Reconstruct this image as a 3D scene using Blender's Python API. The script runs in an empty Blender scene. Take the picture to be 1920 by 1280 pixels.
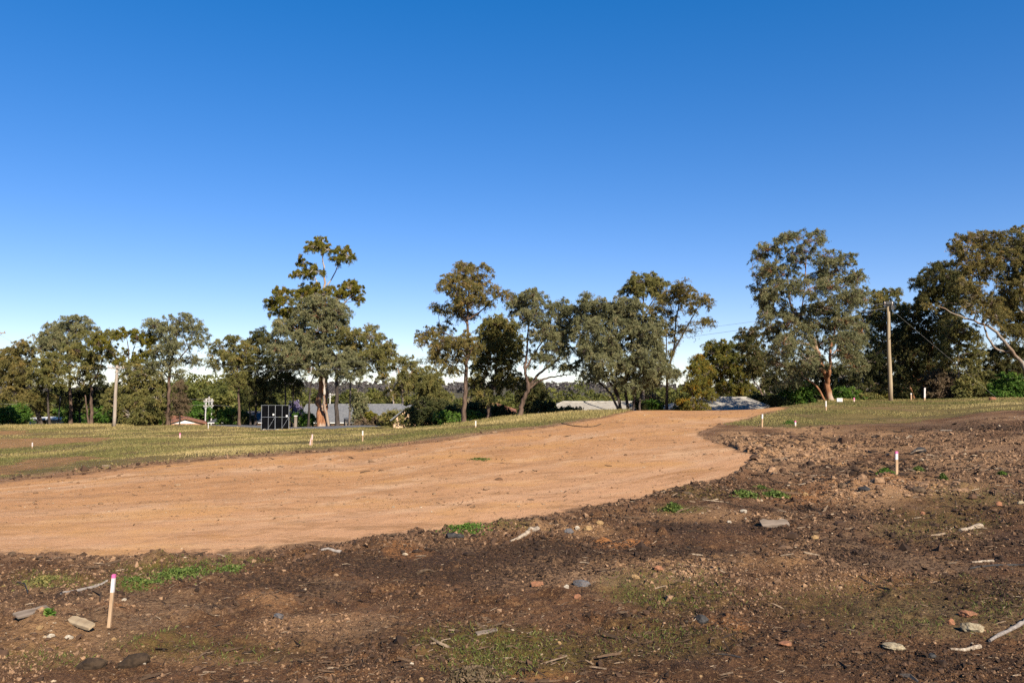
import bpy, math, numpy as np
from mathutils import Vector

rng = np.random.default_rng(11)
SC = bpy.context.scene
COL = SC.collection

# ------------------------------------------------------------------ camera
F = 1493.0                      # focal length in photograph pixels (1920 wide)
CAMZ = 1.6
HOR = 725.0
TH = math.atan((HOR - 640.0) / F)
CT, ST = math.cos(TH), math.sin(TH)

def at(px, py, Y):
    """pixel + depth -> world point (arrays allowed)"""
    x = (np.asarray(px, float) - 960.0) / F
    y = (640.0 - np.asarray(py, float)) / F
    dy = CT - y * ST
    dz = ST + y * CT
    s = np.asarray(Y, float) / dy
    return np.stack(np.broadcast_arrays(x * s, dy * s, CAMZ + dz * s), -1)

def proj(X, Y, Z):
    dz = Z - CAMZ
    c = np.maximum(Y * CT + dz * ST, 0.05)
    u = -Y * ST + dz * CT
    return 960.0 + F * X / c, 640.0 - F * u / c

def zat(py, Y, px=960):
    return float(at(px, py, Y)[2])

# ------------------------------------------------------------------ noise
_T = np.random.default_rng(5).random((256, 256))
def vnoise(x, y):
    xi = np.floor(x).astype(int); yi = np.floor(y).astype(int)
    fx = x - xi; fy = y - yi
    fx = fx * fx * (3 - 2 * fx); fy = fy * fy * (3 - 2 * fy)
    a = _T[xi & 255, yi & 255]; b = _T[(xi + 1) & 255, yi & 255]
    c = _T[xi & 255, (yi + 1) & 255]; d = _T[(xi + 1) & 255, (yi + 1) & 255]
    return (a * (1 - fx) + b * fx) * (1 - fy) + (c * (1 - fx) + d * fx) * fy
def fbm(x, y, o=4, g=0.5):
    s = 0; a = 1; t = 0
    for i in range(o):
        s = s + a * (vnoise(x, y) - 0.5); t += a
        x, y = 1.93 * x * 0.8 - 1.93 * y * 0.6 + 17.3, 1.93 * x * 0.6 + 1.93 * y * 0.8 + 5.1
        a *= g
    return s / t
def sstep(a, b, x):
    t = np.clip((x - a) / (b - a), 0, 1)
    return t * t * (3 - 2 * t)

# ------------------------------------------------------------------ terrain table
def pchip(x, y, xq):
    x = np.asarray(x, float); y = np.asarray(y, float)
    h = np.diff(x); d = np.diff(y) / h
    m = np.zeros_like(y)
    for i in range(1, len(x) - 1):
        if d[i - 1] * d[i] > 0:
            w1 = 2 * h[i] + h[i - 1]; w2 = h[i] + 2 * h[i - 1]
            m[i] = (w1 + w2) / (w1 / d[i - 1] + w2 / d[i])
    m[0] = d[0]; m[-1] = d[-1] * 0
    i = np.clip(np.searchsorted(x, xq) - 1, 0, len(x) - 2)
    t = np.clip((xq - x[i]) / h[i], 0, 1)
    return ((2 * t**3 - 3 * t**2 + 1) * y[i] + (t**3 - 2 * t**2 + t) * h[i] * m[i]
            + (-2 * t**3 + 3 * t**2) * y[i + 1] + (t**3 - t**2) * h[i] * m[i + 1])

COLS = {   # photo column : ([(depth, row)], [(depth, height)]) for the far side of the crest
    -600: ([(16, 898), (24, 868), (45, 838), (80, 808), (112, 799)], [(140, -6), (200, -8)]),
    0:    ([(16, 898), (24, 868), (45, 838), (80, 808), (112, 798)], [(140, -6), (200, -8)]),
    220:  ([(18, 876), (26, 852), (45, 825), (80, 806), (110, 795.5)], [(135, -5.6), (200, -8)]),
    480:  ([(21, 852), (30, 836), (45, 820), (78, 806), (90, 800.5), (102, 795.5)], [(125, -5.6), (200, -8)]),
    700:  ([(25, 838), (31, 826), (45, 813), (60, 805.5), (75, 800.5), (88, 796)], [(97, -4.6), (110, -5.2), (200, -8)]),
    870:  ([(28, 816), (40, 803), (50, 797), (58, 793)], [(68, -2.8), (82, -4.6), (200, -8)]),
    980:  ([(33, 803), (45, 788), (52, 782), (58, 779)], [(68, -2.5), (82, -4.6), (200, -8)]),
    1100: ([(38, 786), (46, 776), (53, 771.5)], [(62, -1.4), (74, -3.9), (200, -8)]),
    1250: ([(32, 793), (45, 774), (53, 768)], [(62, -1.4), (74, -3.9), (200, -8)]),
    1400: ([(26, 800), (38, 776), (49, 767)], [(58, -1.3), (70, -3.9), (200, -8)]),
    1550: ([(14, 890), (26, 800), (37, 768), (52, 752.5), (58, 750)], [(75, 0.2), (100, -2), (200, -6)]),
    1700: ([(14, 888), (26, 796), (37, 768), (52, 752), (74, 746.5)], [(100, 0), (200, -4)]),
    1920: ([(14, 873), (25, 776), (38, 752), (60, 743)], [(100, 0.5), (200, -3)]),
    2600: ([(14, 868), (25, 770), (38, 748), (60, 740)], [(100, 0.5), (200, -3)]),
}
_ck = sorted(COLS)
_LY = np.linspace(0, math.log(6001), 700)              # log(1+Y)
_PX = np.arange(-600, 2601, 10.0)
_tab = np.zeros((len(_ck), len(_LY)))
for i, c in enumerate(_ck):
    vis, far = COLS[c]
    pts = [(0, 0), (4, 0), (8, 0.0)] + [(Y, zat(r, Y)) for Y, r in vis] + far + [(500, -8.5), (900, -8), (6000, -8)]
    xs, ys = zip(*pts)
    _tab[i] = pchip(np.log1p(np.array(xs, float)), ys, _LY)
_TAB = np.stack([pchip(_ck, _tab[:, j], _PX) for j in range(len(_LY))], 1)
def _blur(a, ax, n):
    k = np.ones(n) / n
    return np.apply_along_axis(lambda v: np.convolve(np.pad(v, n // 2, mode='edge'), k, 'valid'), ax, a)
_TAB = _blur(_TAB, 0, 7)
_TAB = _blur(_TAB, 1, 5)

def zbase(X, Y):
    X = np.asarray(X, float); Y = np.asarray(Y, float)
    Yc = np.maximum(Y, 0.3)
    px = np.clip(960 + F * X / Yc, -600, 2600)
    a = (px + 600) / 10.0
    b = np.log1p(np.maximum(Y, 0)) / (_LY[1] - _LY[0])
    i = np.clip(a.astype(int), 0, len(_PX) - 2); j = np.clip(b.astype(int), 0, len(_LY) - 2)
    fa = a - i; fb = np.clip(b - j, 0, 1)
    return ((_TAB[i, j] * (1 - fa) + _TAB[i + 1, j] * fa) * (1 - fb)
            + (_TAB[i, j + 1] * (1 - fa) + _TAB[i + 1, j + 1] * fa) * fb)

def ground_hit(px, py):
    Y = np.exp(np.linspace(math.log(2.5), math.log(160), 3000))
    P = at(px, py, Y)
    dz = P[:, 2] - zbase(P[:, 0], P[:, 1])
    k = np.where(dz <= 0)[0]
    k = k[0] if len(k) else len(Y) - 1
    return P[k]

# zone curves in photo pixels of the smooth ground
LOWX = [-900, 0, 250, 440, 640, 760, 930, 1060, 1200, 1330, 1385, 1405, 1420]
LOWY = [1080, 1047, 1048, 1040, 1019, 1006, 984, 963, 938, 908, 890, 870, 850]
UPX = [-900, 0, 140, 280, 420, 560, 700, 840, 930, 1030, 1120, 1200, 1330, 1440]
UPY = [950, 899, 885, 868, 856, 847, 838, 821, 808, 797, 783, 773, 768, 766]
ROAD = [(-900, 1080)] + list(zip(LOWX, LOWY))[1:] + [(1385, 842), (1345, 826), (1310, 812), (1345, 799), (1400, 786), (1440, 774), (1470, 768), (1480, 764), (1440, 758)] \
    + [(1330, 760), (1200, 766)] + list(zip(UPX, UPY))[10::-1]
RGX = [-900, 1200, 1340, 1380, 1450, 1500, 1600, 1700, 1800, 1920, 2600]
RGY = [0, 0, 796, 797, 800, 803, 797, 791, 781, 766, 745]
TARMAC = [(385, 797), (440, 799.5), (520, 803), (620, 803.5), (700, 800), (770, 796.5), (740, 790), (385, 790)]
def inpoly(px, py, poly):
    r = np.zeros(np.shape(px), bool); n = len(poly)
    for k in range(n):
        x0, y0 = poly[k]; x1, y1 = poly[(k + 1) % n]
        if y0 == y1: continue
        c = ((py < y0) != (py < y1)) & (px < (x1 - x0) * (py - y0) / (y1 - y0) + x0)
        r ^= c
    return r
def near_edge(px, py, poly):
    d = np.full(np.shape(px), 1e9)
    for k in range(len(poly)):
        ax, ay = poly[k]; bx, by = poly[(k + 1) % len(poly)]
        vx, vy = bx - ax, by - ay; L = vx * vx + vy * vy + 1e-9
        t = np.clip(((px - ax) * vx + (py - ay) * vy) / L, 0, 1)
        d = np.minimum(d, np.hypot(px - ax - t * vx, py - ay - t * vy))
    return d
def blob(px, py, cx, cy, rx, ry, n=0):
    return sstep(1.25, 0.45, np.hypot((px - cx) / rx, (py - cy) / ry) + n)

# ------------------------------------------------------------------ mesh helpers
def mesh_np(name, V, Q, attrs=None, smooth=False):
    V = np.asarray(V, np.float32); Q = np.asarray(Q, np.int32)
    me = bpy.data.meshes.new(name)
    k = Q.shape[1]
    me.vertices.add(len(V)); me.vertices.foreach_set('co', V.ravel())
    me.loops.add(Q.size); me.loops.foreach_set('vertex_index', Q.ravel())
    me.polygons.add(len(Q))
    me.polygons.foreach_set('loop_start', np.arange(0, Q.size, k, dtype=np.int32))
    me.polygons.foreach_set('use_smooth', np.full(len(Q), smooth, bool))
    for an, av in (attrs or {}).items():
        a = me.attributes.new(an, 'FLOAT', 'POINT')
        a.data.foreach_set('value', np.asarray(av, np.float32))
    me.update(calc_edges=True)
    return me

class MB:
    """collects simple solids into one mesh"""
    def __init__(s): s.v = []; s.f = []
    def add(s, V, Fc):
        o = len(s.v); s.v += [tuple(p) for p in V]; s.f += [tuple(o + i for i in f) for f in Fc]
    def box(s, c, size, rz=0.0):
        x, y, z = size[0] / 2, size[1] / 2, size[2] / 2
        ca, sa = math.cos(rz), math.sin(rz)
        V = []
        for dx, dy, dz in ((-x,-y,-z),(x,-y,-z),(x,y,-z),(-x,y,-z),(-x,-y,z),(x,-y,z),(x,y,z),(-x,y,z)):
            V.append((c[0] + dx*ca - dy*sa, c[1] + dx*sa + dy*ca, c[2] + dz))
        s.add(V, ((3,2,1,0),(4,5,6,7),(0,1,5,4),(1,2,6,5),(2,3,7,6),(3,0,4,7)))
    def bar(s, a, b, w, n=4):
        s.tube([a, b], [w, w], n)
    def tube(s, pts, rad, n=8, cap=True):
        pts = [Vector(p) for p in pts]; o = len(s.v); m = len(pts)
        ref = None
        for i, p in enumerate(pts):
            t = (pts[min(i+1, m-1)] - pts[max(i-1, 0)]).normalized()
            if ref is None:
                ref = Vector((1,0,0)) if abs(t.x) < .8 else Vector((0,1,0))
            u = (ref - t * ref.dot(t)).normalized(); w = t.cross(u); ref = u
            for k in range(n):
                a = 2*math.pi*(k+.5)/n
                s.v.append(tuple(p + (u*math.cos(a) + w*math.sin(a)) * rad[i]))
        for i in range(m-1):
            for k in range(n):
                s.f.append((o+i*n+k, o+i*n+(k+1)%n, o+(i+1)*n+(k+1)%n, o+(i+1)*n+k))
        if cap:
            s.f.append(tuple(o+k for k in range(n))[::-1]); s.f.append(tuple(o+(m-1)*n+k for k in range(n)))
    def build(s, name, mat, parent=None, smooth=False, loc=None):
        me = bpy.data.meshes.new(name); me.from_pydata(s.v, [], s.f); me.update()
        if smooth:
            me.polygons.foreach_set('use_smooth', np.ones(len(me.polygons), bool))
        return link(name, me, mat, parent, loc)

def link(name, me, mat, parent=None, loc=None):
    o = bpy.data.objects.new(name, me); COL.objects.link(o)
    if mat is not None:
        me.materials.clear(); me.materials.append(mat)
    if parent is not None: o.parent = parent
    if loc is not None: o.location = loc
    return o
def tag(o, label=None, cat=None, group=None, kind=None):
    if label: o['label'] = label
    if cat: o['category'] = cat
    if group: o['group'] = group
    if kind: o['kind'] = kind
    return o
def thing(name, label, cat, loc=(0,0,0), group=None, rz=0.0):
    o = bpy.data.objects.new(name, None); COL.objects.link(o)
    o.empty_display_size = 0.2
    o.location = tuple(float(v) for v in loc); o.rotation_euler = (0, 0, rz)
    return tag(o, label, cat, group)
def gz(x, y):
    return float(zfine(np.array([x]), np.array([y]))[0])

# ------------------------------------------------------------------ materials
class NT:
    alb = .76
    def __init__(s, name, alb=None):
        if alb: s.alb = alb
        s.m = bpy.data.materials.new(name); s.m.use_nodes = True
        s.t = s.m.node_tree; s.t.nodes.clear()
        s.out = s.n('ShaderNodeOutputMaterial')
        s._p = None
    def n(s, ty, **kw):
        d = s.t.nodes.new(ty)
        for k, v in kw.items(): setattr(d, k, v)
        return d
    def l(s, a, b): s.t.links.new(a, b)
    def put(s, v, sock):
        if isinstance(v, bpy.types.NodeSocket): s.l(v, sock)
        elif isinstance(v, (tuple, list)) and len(v) == 3 and sock.type == 'RGBA': sock.default_value = (*(c * s.alb for c in v), 1)
        else: sock.default_value = v
    def pos(s):
        if s._p is None: s._p = s.n('ShaderNodeTexCoord').outputs['Object']
        return s._p
    def attr(s, name): return s.n('ShaderNodeAttribute', attribute_name=name).outputs['Fac']
    def scale(s, v, xyz):
        m = s.n('ShaderNodeMapping'); s.l(v, m.inputs['Vector']); m.inputs['Scale'].default_value = xyz
        return m.outputs[0]
    def noise(s, sc, det=4, rough=.55, vec=None, dist=0):
        d = s.n('ShaderNodeTexNoise'); s.l(vec or s.pos(), d.inputs['Vector'])
        d.inputs['Scale'].default_value = sc; d.inputs['Detail'].default_value = det
        d.inputs['Roughness'].default_value = rough; d.inputs['Distortion'].default_value = dist
        return d.outputs['Fac']
    def voro(s, sc, vec=None, out='Distance'):
        d = s.n('ShaderNodeTexVoronoi'); s.l(vec or s.pos(), d.inputs['Vector']); d.inputs['Scale'].default_value = sc
        return d.outputs[out]
    def ramp(s, v, lo, hi, a=0., b=1.):
        d = s.n('ShaderNodeMapRange', interpolation_type='SMOOTHSTEP'); s.put(v, d.inputs[0])
        for k, x in zip((1, 2, 3, 4), (lo, hi, a, b)): d.inputs[k].default_value = x
        return d.outputs[0]
    def math(s, op, a, b=0.):
        d = s.n('ShaderNodeMath', operation=op); s.put(a, d.inputs[0]); s.put(b, d.inputs[1]); return d.outputs[0]
    def mix(s, f, a, b):
        d = s.n('ShaderNodeMix', data_type='RGBA'); s.put(f, d.inputs[0]); s.put(a, d.inputs[6]); s.put(b, d.inputs[7])
        return d.outputs[2]
    def bump(s, h, strength=.5, dist=.02):
        d = s.n('ShaderNodeBump'); s.l(h, d.inputs['Height']); d.inputs['Strength'].default_value = strength
        d.inputs['Distance'].default_value = dist
        return d.outputs[0]
    def bsdf(s, col, rough=.8, spec=.3, normal=None, metal=0.):
        d = s.n('ShaderNodeBsdfPrincipled'); s.put(col, d.inputs['Base Color']); s.put(rough, d.inputs['Roughness'])
        d.inputs['Specular IOR Level'].default_value = spec; d.inputs['Metallic'].default_value = metal
        if normal is not None: s.l(normal, d.inputs['Normal'])
        s.last = d
        return d.outputs[0]
    def done(s, sh): s.l(sh, s.out.inputs['Surface']); return s.m

def simple(name, c0, c1, sc=3., rough=.8, spec=.3, bump=.3, dist=.01, metal=0., stretch=(1,1,1)):
    t = NT(name); v = t.scale(t.pos(), stretch)
    f = t.noise(sc, 5, .6, vec=v)
    n = t.bump(f, bump, dist)
    return t.done(t.bsdf(t.mix(t.ramp(f, .3, .7), c0, c1), rough, spec, n, metal))

def leaf_mat(name, c0, c1, c2):
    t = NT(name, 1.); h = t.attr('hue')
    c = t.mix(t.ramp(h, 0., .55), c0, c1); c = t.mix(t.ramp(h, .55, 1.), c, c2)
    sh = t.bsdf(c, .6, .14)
    tr = t.n('ShaderNodeBsdfTranslucent'); t.l(c, tr.inputs[0])
    mx = t.n('ShaderNodeMixShader'); mx.inputs[0].default_value = .36
    t.l(sh, mx.inputs[1]); t.l(tr.outputs[0], mx.inputs[2])
    return t.done(mx.outputs[0])

LEAF = {
    'olive': leaf_mat('leaf_olive', (0.100, 0.101, 0.031), (0.188, 0.171, 0.054), (0.276, 0.204, 0.064)),
    'grey':  leaf_mat('leaf_grey',  (0.109, 0.113, 0.051), (0.198, 0.193, 0.093), (0.281, 0.240, 0.118)),
    'gold':  leaf_mat('leaf_gold',  (.080, .082, .014), (.165, .145, .020), (.22, .155, .030)),
    'rust':  leaf_mat('leaf_rust',  (0.103, 0.095, 0.029), (0.194, 0.155, 0.050), (0.278, 0.182, 0.057)),
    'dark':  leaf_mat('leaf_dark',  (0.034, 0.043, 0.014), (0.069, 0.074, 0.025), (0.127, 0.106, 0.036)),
    'green': leaf_mat('leaf_green', (.038, .085, .014), (.080, .150, .022), (.14, .185, .035)),
    'autumn': leaf_mat('leaf_autumn', (.085, .090, .020), (.17, .15, .028), (.40, .20, .02)),
    'lilac': leaf_mat('leaf_lilac', (.10, .10, .08), (.26, .22, .36), (.36, .30, .48)),
    'bare':  leaf_mat('leaf_bare', (.09, .07, .035), (.15, .105, .06), (.2, .14, .09)),
    'valley': leaf_mat('leaf_valley', (.062, .070, .020), (.125, .128, .030), (.175, .145, .05)),
    'hill': leaf_mat('leaf_hill_hazed', (.105, .092, .092), (.135, .118, .112), (.15, .125, .108)),  # distance haze put into the leaf colour, lighter and greyer
}
def bark(name, c0, c1, c2=None):
    t = NT(name); v = t.scale(t.pos(), (1, 1, .22))
    f = t.noise(7., 6, .65, vec=v); g = t.noise(1.3, 3, .5, vec=v)
    c = t.mix(t.ramp(f, .32, .68), c0, c1)
    if c2: c = t.mix(t.ramp(g, .48, .62), c, c2)
    return t.done(t.bsdf(c, .85, .2, t.bump(f, .6, .05)))
BARK = {
    'brown': bark('bark_brown', (.055, .035, .025), (.16, .105, .075)),
    'dark': bark('bark_dark', (.03, .024, .02), (.085, .065, .052)),
    'orange': bark('bark_orange', (.17, .075, .035), (.36, .17, .085), (.36, .27, .20)),
    'pale': bark('bark_pale', (.30, .25, .20), (.52, .46, .40), (.36, .24, .16)),
    'limb': bark('bark_limb', (.17, .135, .105), (.34, .29, .24), (.22, .15, .10)),
    'grey': bark('bark_grey', (.12, .095, .075), (.26, .21, .17)),
}

# ------------------------------------------------------------------ ground grid
az_f = np.radians(np.linspace(-37, 37, 1150))
az = np.concatenate([np.radians(np.linspace(-180, -38, 90)), az_f, np.radians(np.linspace(38, 180, 90))])
rr = np.concatenate([np.linspace(.25, 2.4, 16), np.exp(np.linspace(math.log(2.6), math.log(12), 400)),
                     np.exp(np.linspace(math.log(12.1), math.log(150), 330)), np.exp(np.linspace(math.log(154), math.log(6000), 46))])
A, R = np.meshgrid(az, rr, indexing='ij')
GX = R * np.sin(A); GY = R * np.cos(A)
Z0 = zbase(GX, GY)
GPX, GPY = proj(GX, GY, Z0)
back = GY < 1.0
GPX = np.where(back, np.where(GX > 0, 4000, -3000), GPX); GPY = np.where(back, 3000, GPY)
nz = fbm(GX * .9, GY * .9, 4)
nz2 = fbm(GX * 4 + 9, GY * 4, 4)
jit = nz * 9 * np.clip(12 / np.maximum(R, 5), .2, 1.6) + nz2 * 10 * np.clip(10 / np.maximum(R, 4), .15, 1.5)
road_m = inpoly(GPX, GPY + jit, ROAD)
tar_m = inpoly(GPX, GPY + nz2 * 1.0, TARMAC) & (GY > 60) & (GY < 125)
gx_top = np.interp(GPX, UPX, UPY); gx_right = np.interp(GPX, RGX, RGY)
edge = np.where(GPX < 1340, gx_top, np.maximum(gx_right, 0))
grass = sstep(-6, 5, edge + jit * .9 - GPY) * (GY > 8)
grass = np.where(GY > 60, np.maximum(grass, .9), grass)
rdist = near_edge(GPX, GPY, ROAD)
# red bare stripes in the left field
redm = np.zeros_like(GPX)
for poly in ([(-300, 826), (0, 822), (120, 819), (240, 818), (190, 829), (90, 837), (0, 842), (-300, 846)],
             [(-300, 880), (0, 872), (60, 859), (150, 853), (230, 858), (150, 869), (80, 881), (0, 892), (-300, 905)],
             [(-300, 809), (0, 806), (52, 805), (45, 815), (0, 817), (-300, 820)]):
    ins = inpoly(GPX + nz * 60, GPY + jit * .5, poly); d = near_edge(GPX + nz * 60, GPY + jit * .5, poly)
    redm = np.maximum(redm, np.where(ins, sstep(0, 3, d), 0))
green = np.zeros_like(GPX)
for cx, cy, rx, ry, s in ((320, 1072, 110, 16, 1), (240, 1100, 50, 14, .7), (70, 1088, 90, 20, .65), (400, 1055, 120, 9, .7), (940, 1212, 150, 42, .75),
                       (1270, 1110, 130, 42, .65), (330, 1205, 170, 34, .5), (860, 985, 110, 12, .7), (1440, 922, 90, 14, .6), (1270, 957, 60, 9, .8),
                       (1320, 925, 90, 12, .4), (1790, 960, 150, 46, .45), (1250, 1200, 160, 40, .35), (1620, 1120, 220, 40, .3), (1780, 1160, 200, 50, .35), (80, 1230, 140, 30, .35)):
    green = np.maximum(green, s * blob(GPX, GPY, cx, cy, rx, ry, nz * 1.6))
pale = np.zeros_like(GPX)
for cx, cy, rx, ry, s in ((90, 1190, 210, 60, .8), (330, 1150, 60, 25, .4), (1450, 840, 170, 42, .9), (1600, 830, 140, 36, .6), (1330, 965, 160, 14, .6), (1080, 992, 80, 10, .7),
                       (1320, 1060, 230, 22, .55), (500, 1125, 55, 24, .8), (1620, 930, 150, 26, .7), (1800, 880, 200, 60, .4), (1500, 1090, 200, 30, .35), (560, 1180, 160, 30, .4), (250, 1230, 240, 16, .6), (1780, 1010, 120, 40, .25)):
    pale = np.maximum(pale, s * blob(GPX, GPY, cx, cy, rx, ry, nz * 1.5))
ochre = np.zeros_like(GPX)
for cx, cy, rx, ry, s in ((1165, 1018, 70, 10, .9), (760, 1030, 40, 12, .4), (215, 1142, 45, 14, .8), (500, 1125, 60, 22, .6), (1530, 925, 120, 25, .6), (1660, 915, 90, 18, .8), (1640, 1090, 90, 22, .4), (1000, 1260, 60, 12, .5), (1360, 1170, 60, 14, .4)):
    ochre = np.maximum(ochre, s * blob(GPX, GPY, cx, cy, rx, ry, nz * 1.4))
dark = np.zeros_like(GPX)
for cx, cy, rx, ry, s in ((1130, 1035, 260, 20, 1), (820, 1068, 280, 26, 1), (1350, 985, 130, 14, .9), (1480, 952, 160, 12, .8), (600, 1095, 240, 22, .8), (1740, 1035, 200, 34, .6), (1780, 1140, 240, 60, .55),
                          (420, 1130, 130, 24, .7), (700, 1190, 160, 26, .5), (1350, 1215, 260, 46, .5), (1640, 880, 170, 12, .9), (1760, 800, 240, 9, .9), (1420, 830, 160, 7, .7), (1560, 872, 140, 8, .8), (180, 1120, 120, 14, .5), (1000, 1265, 200, 20, .5), (1620, 1250, 300, 40, .5), (230, 1245, 120, 18, .4)):
    dark = np.maximum(dark, s * blob(GPX, GPY, cx, cy, rx, ry, nz * 2. + nz2 * .6))
tan = blob(GPX, GPY, 1440, 850, 170, 46, nz * 1.5) + .8 * blob(GPX, GPY, 1640, 925, 150, 22, nz * 1.5) + .6 * blob(GPX, GPY, 1150, 1075, 240, 26, nz * 1.8) + .55 * blob(GPX, GPY, 1850, 850, 180, 60, nz * 1.8) + .5 * blob(GPX, GPY, 560, 1165, 200, 26, nz * 1.8)
rough = blob(GPX, GPY, 1480, 845, 170, 45, nz) + .8 * blob(GPX, GPY, 1640, 915, 180, 28, nz) + .4 * blob(GPX, GPY, 1120, 990, 200, 20, nz)

sp = np.maximum(R * .0054, .02)                                  # local grid spacing
def oct_(f, amp):                                                # noise octave, dropped where the grid cannot carry it
    return amp * fbm(GX * f + 3.7 * f, GY * f, 3, .55) * np.clip(1.2 - sp * f * 1.3, 0, 1)
soil = oct_(.35, .16) * sstep(2, 8, R) + oct_(1.7, .055) + oct_(6, .034) + oct_(16, .030) + oct_(38, .018)
cl = vnoise(GX * 7.3, GY * 7.3) * vnoise(GX * 3.1 + 40, GY * 3.1)
clod = np.clip(cl - .36, 0, 1) * .13 * np.clip(1.2 - sp * 8, 0, 1)
cl2 = vnoise(GX * 19.3, GY * 19.3) * vnoise(GX * 8.1 + 40, GY * 8.1)
clod = clod + np.clip(cl2 - .40, 0, 1) * .10 * np.clip(1.2 - sp * 20, 0, 1)
roadz = oct_(.25, .05) + oct_(2.2, .018) + oct_(9, .010)
bank = np.exp(-((rdist - 7) / 9.0) ** 2) * sstep(-5, 5, GPY - (np.interp(GPX, LOWX, LOWY) + gx_top) / 2) * np.clip(R * .004, .012, .09)
soilz = soil * (1 - .45 * grass) + clod * (1 - grass * .8) + rough * (oct_(2.2, .22) + clod * 1.6 + oct_(5., .10)) + np.where(road_m, 0, bank * (0.6 + 1.6 * (nz2 + .3)))
for cx, cy, rx, ry, h in ((500, 1132, 42, 22, .07), (1640, 925, 90, 20, .10), (215, 1150, 40, 18, .04), (75, 1165, 60, 16, .07)):
    soilz = soilz + h * np.exp(-(((GPX - cx) / rx) ** 2 + ((GPY - cy) / ry) ** 2) * 1.6)
dz = np.where(road_m, roadz - .012, soilz)
dz = np.where(tar_m, -.02, dz) * sstep(.3, 1.5, R)
dz = np.where(GY > 150, dz * .3 + 0, dz)
GZ = Z0 + dz
_azi = np.arange(len(az)); _rri = np.arange(len(rr))
def zfine(X, Y):
    X = np.asarray(X, float); Y = np.asarray(Y, float)
    a = np.interp(np.arctan2(X, Y), az, _azi); b = np.interp(np.hypot(X, Y), rr, _rri)
    i = np.clip(a.astype(int), 0, len(az) - 2); j = np.clip(b.astype(int), 0, len(rr) - 2)
    fa = a - i; fb = b - j
    return (GZ[i, j] * (1 - fa) + GZ[i + 1, j] * fa) * (1 - fb) + (GZ[i, j + 1] * (1 - fa) + GZ[i + 1, j + 1] * fa) * fb
def gattr(a, X, Y):
    i = np.clip(np.interp(np.arctan2(X, Y), az, _azi).round().astype(int), 0, len(az) - 1)
    j = np.clip(np.interp(np.hypot(X, Y), rr, _rri).round().astype(int), 0, len(rr) - 1)
    return a[i, j]

na, nr = A.shape
idx = np.arange(na * nr).reshape(na, nr)
quads = np.stack([idx[:-1, :-1], idx[1:, :-1], idx[1:, 1:], idx[:-1, 1:]], -1).reshape(-1, 4)[:, ::-1]
# closing wedge straight behind the camera
seam = np.stack([idx[-1, :-1], idx[0, :-1], idx[0, 1:], idx[-1, 1:]], -1).reshape(-1, 4)[:, ::-1]
def sub(field):
    return (field.ravel()[quads].sum(1) >= 3)
isroad = sub(road_m); istar = sub(tar_m) & ~isroad
VV = np.stack([GX, GY, GZ], -1).reshape(-1, 3)
low = np.interp(GPX, LOWX, LOWY)
vac = np.clip((low - GPY) / np.maximum(low - gx_top, 20), -.2, 1.4)
ATT = {'grass': grass, 'green': green, 'pale': pale, 'ochre': ochre, 'redm': redm, 'dark': dark, 'tan': np.clip(tan, 0, 1), 'vac': vac, 'rough': rough, 'edged': np.clip(rdist * np.maximum(R, 6) / 12 / 22, 0, 1)}
def part_ground(name, q, mat, names):
    u, inv = np.unique(q.ravel(), return_inverse=True)
    me = mesh_np(name, VV[u], inv.reshape(-1, 4), {n: ATT[n].ravel()[u] for n in names}, True)
    o = link(name, me, mat); return tag(o, kind='structure')

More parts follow.
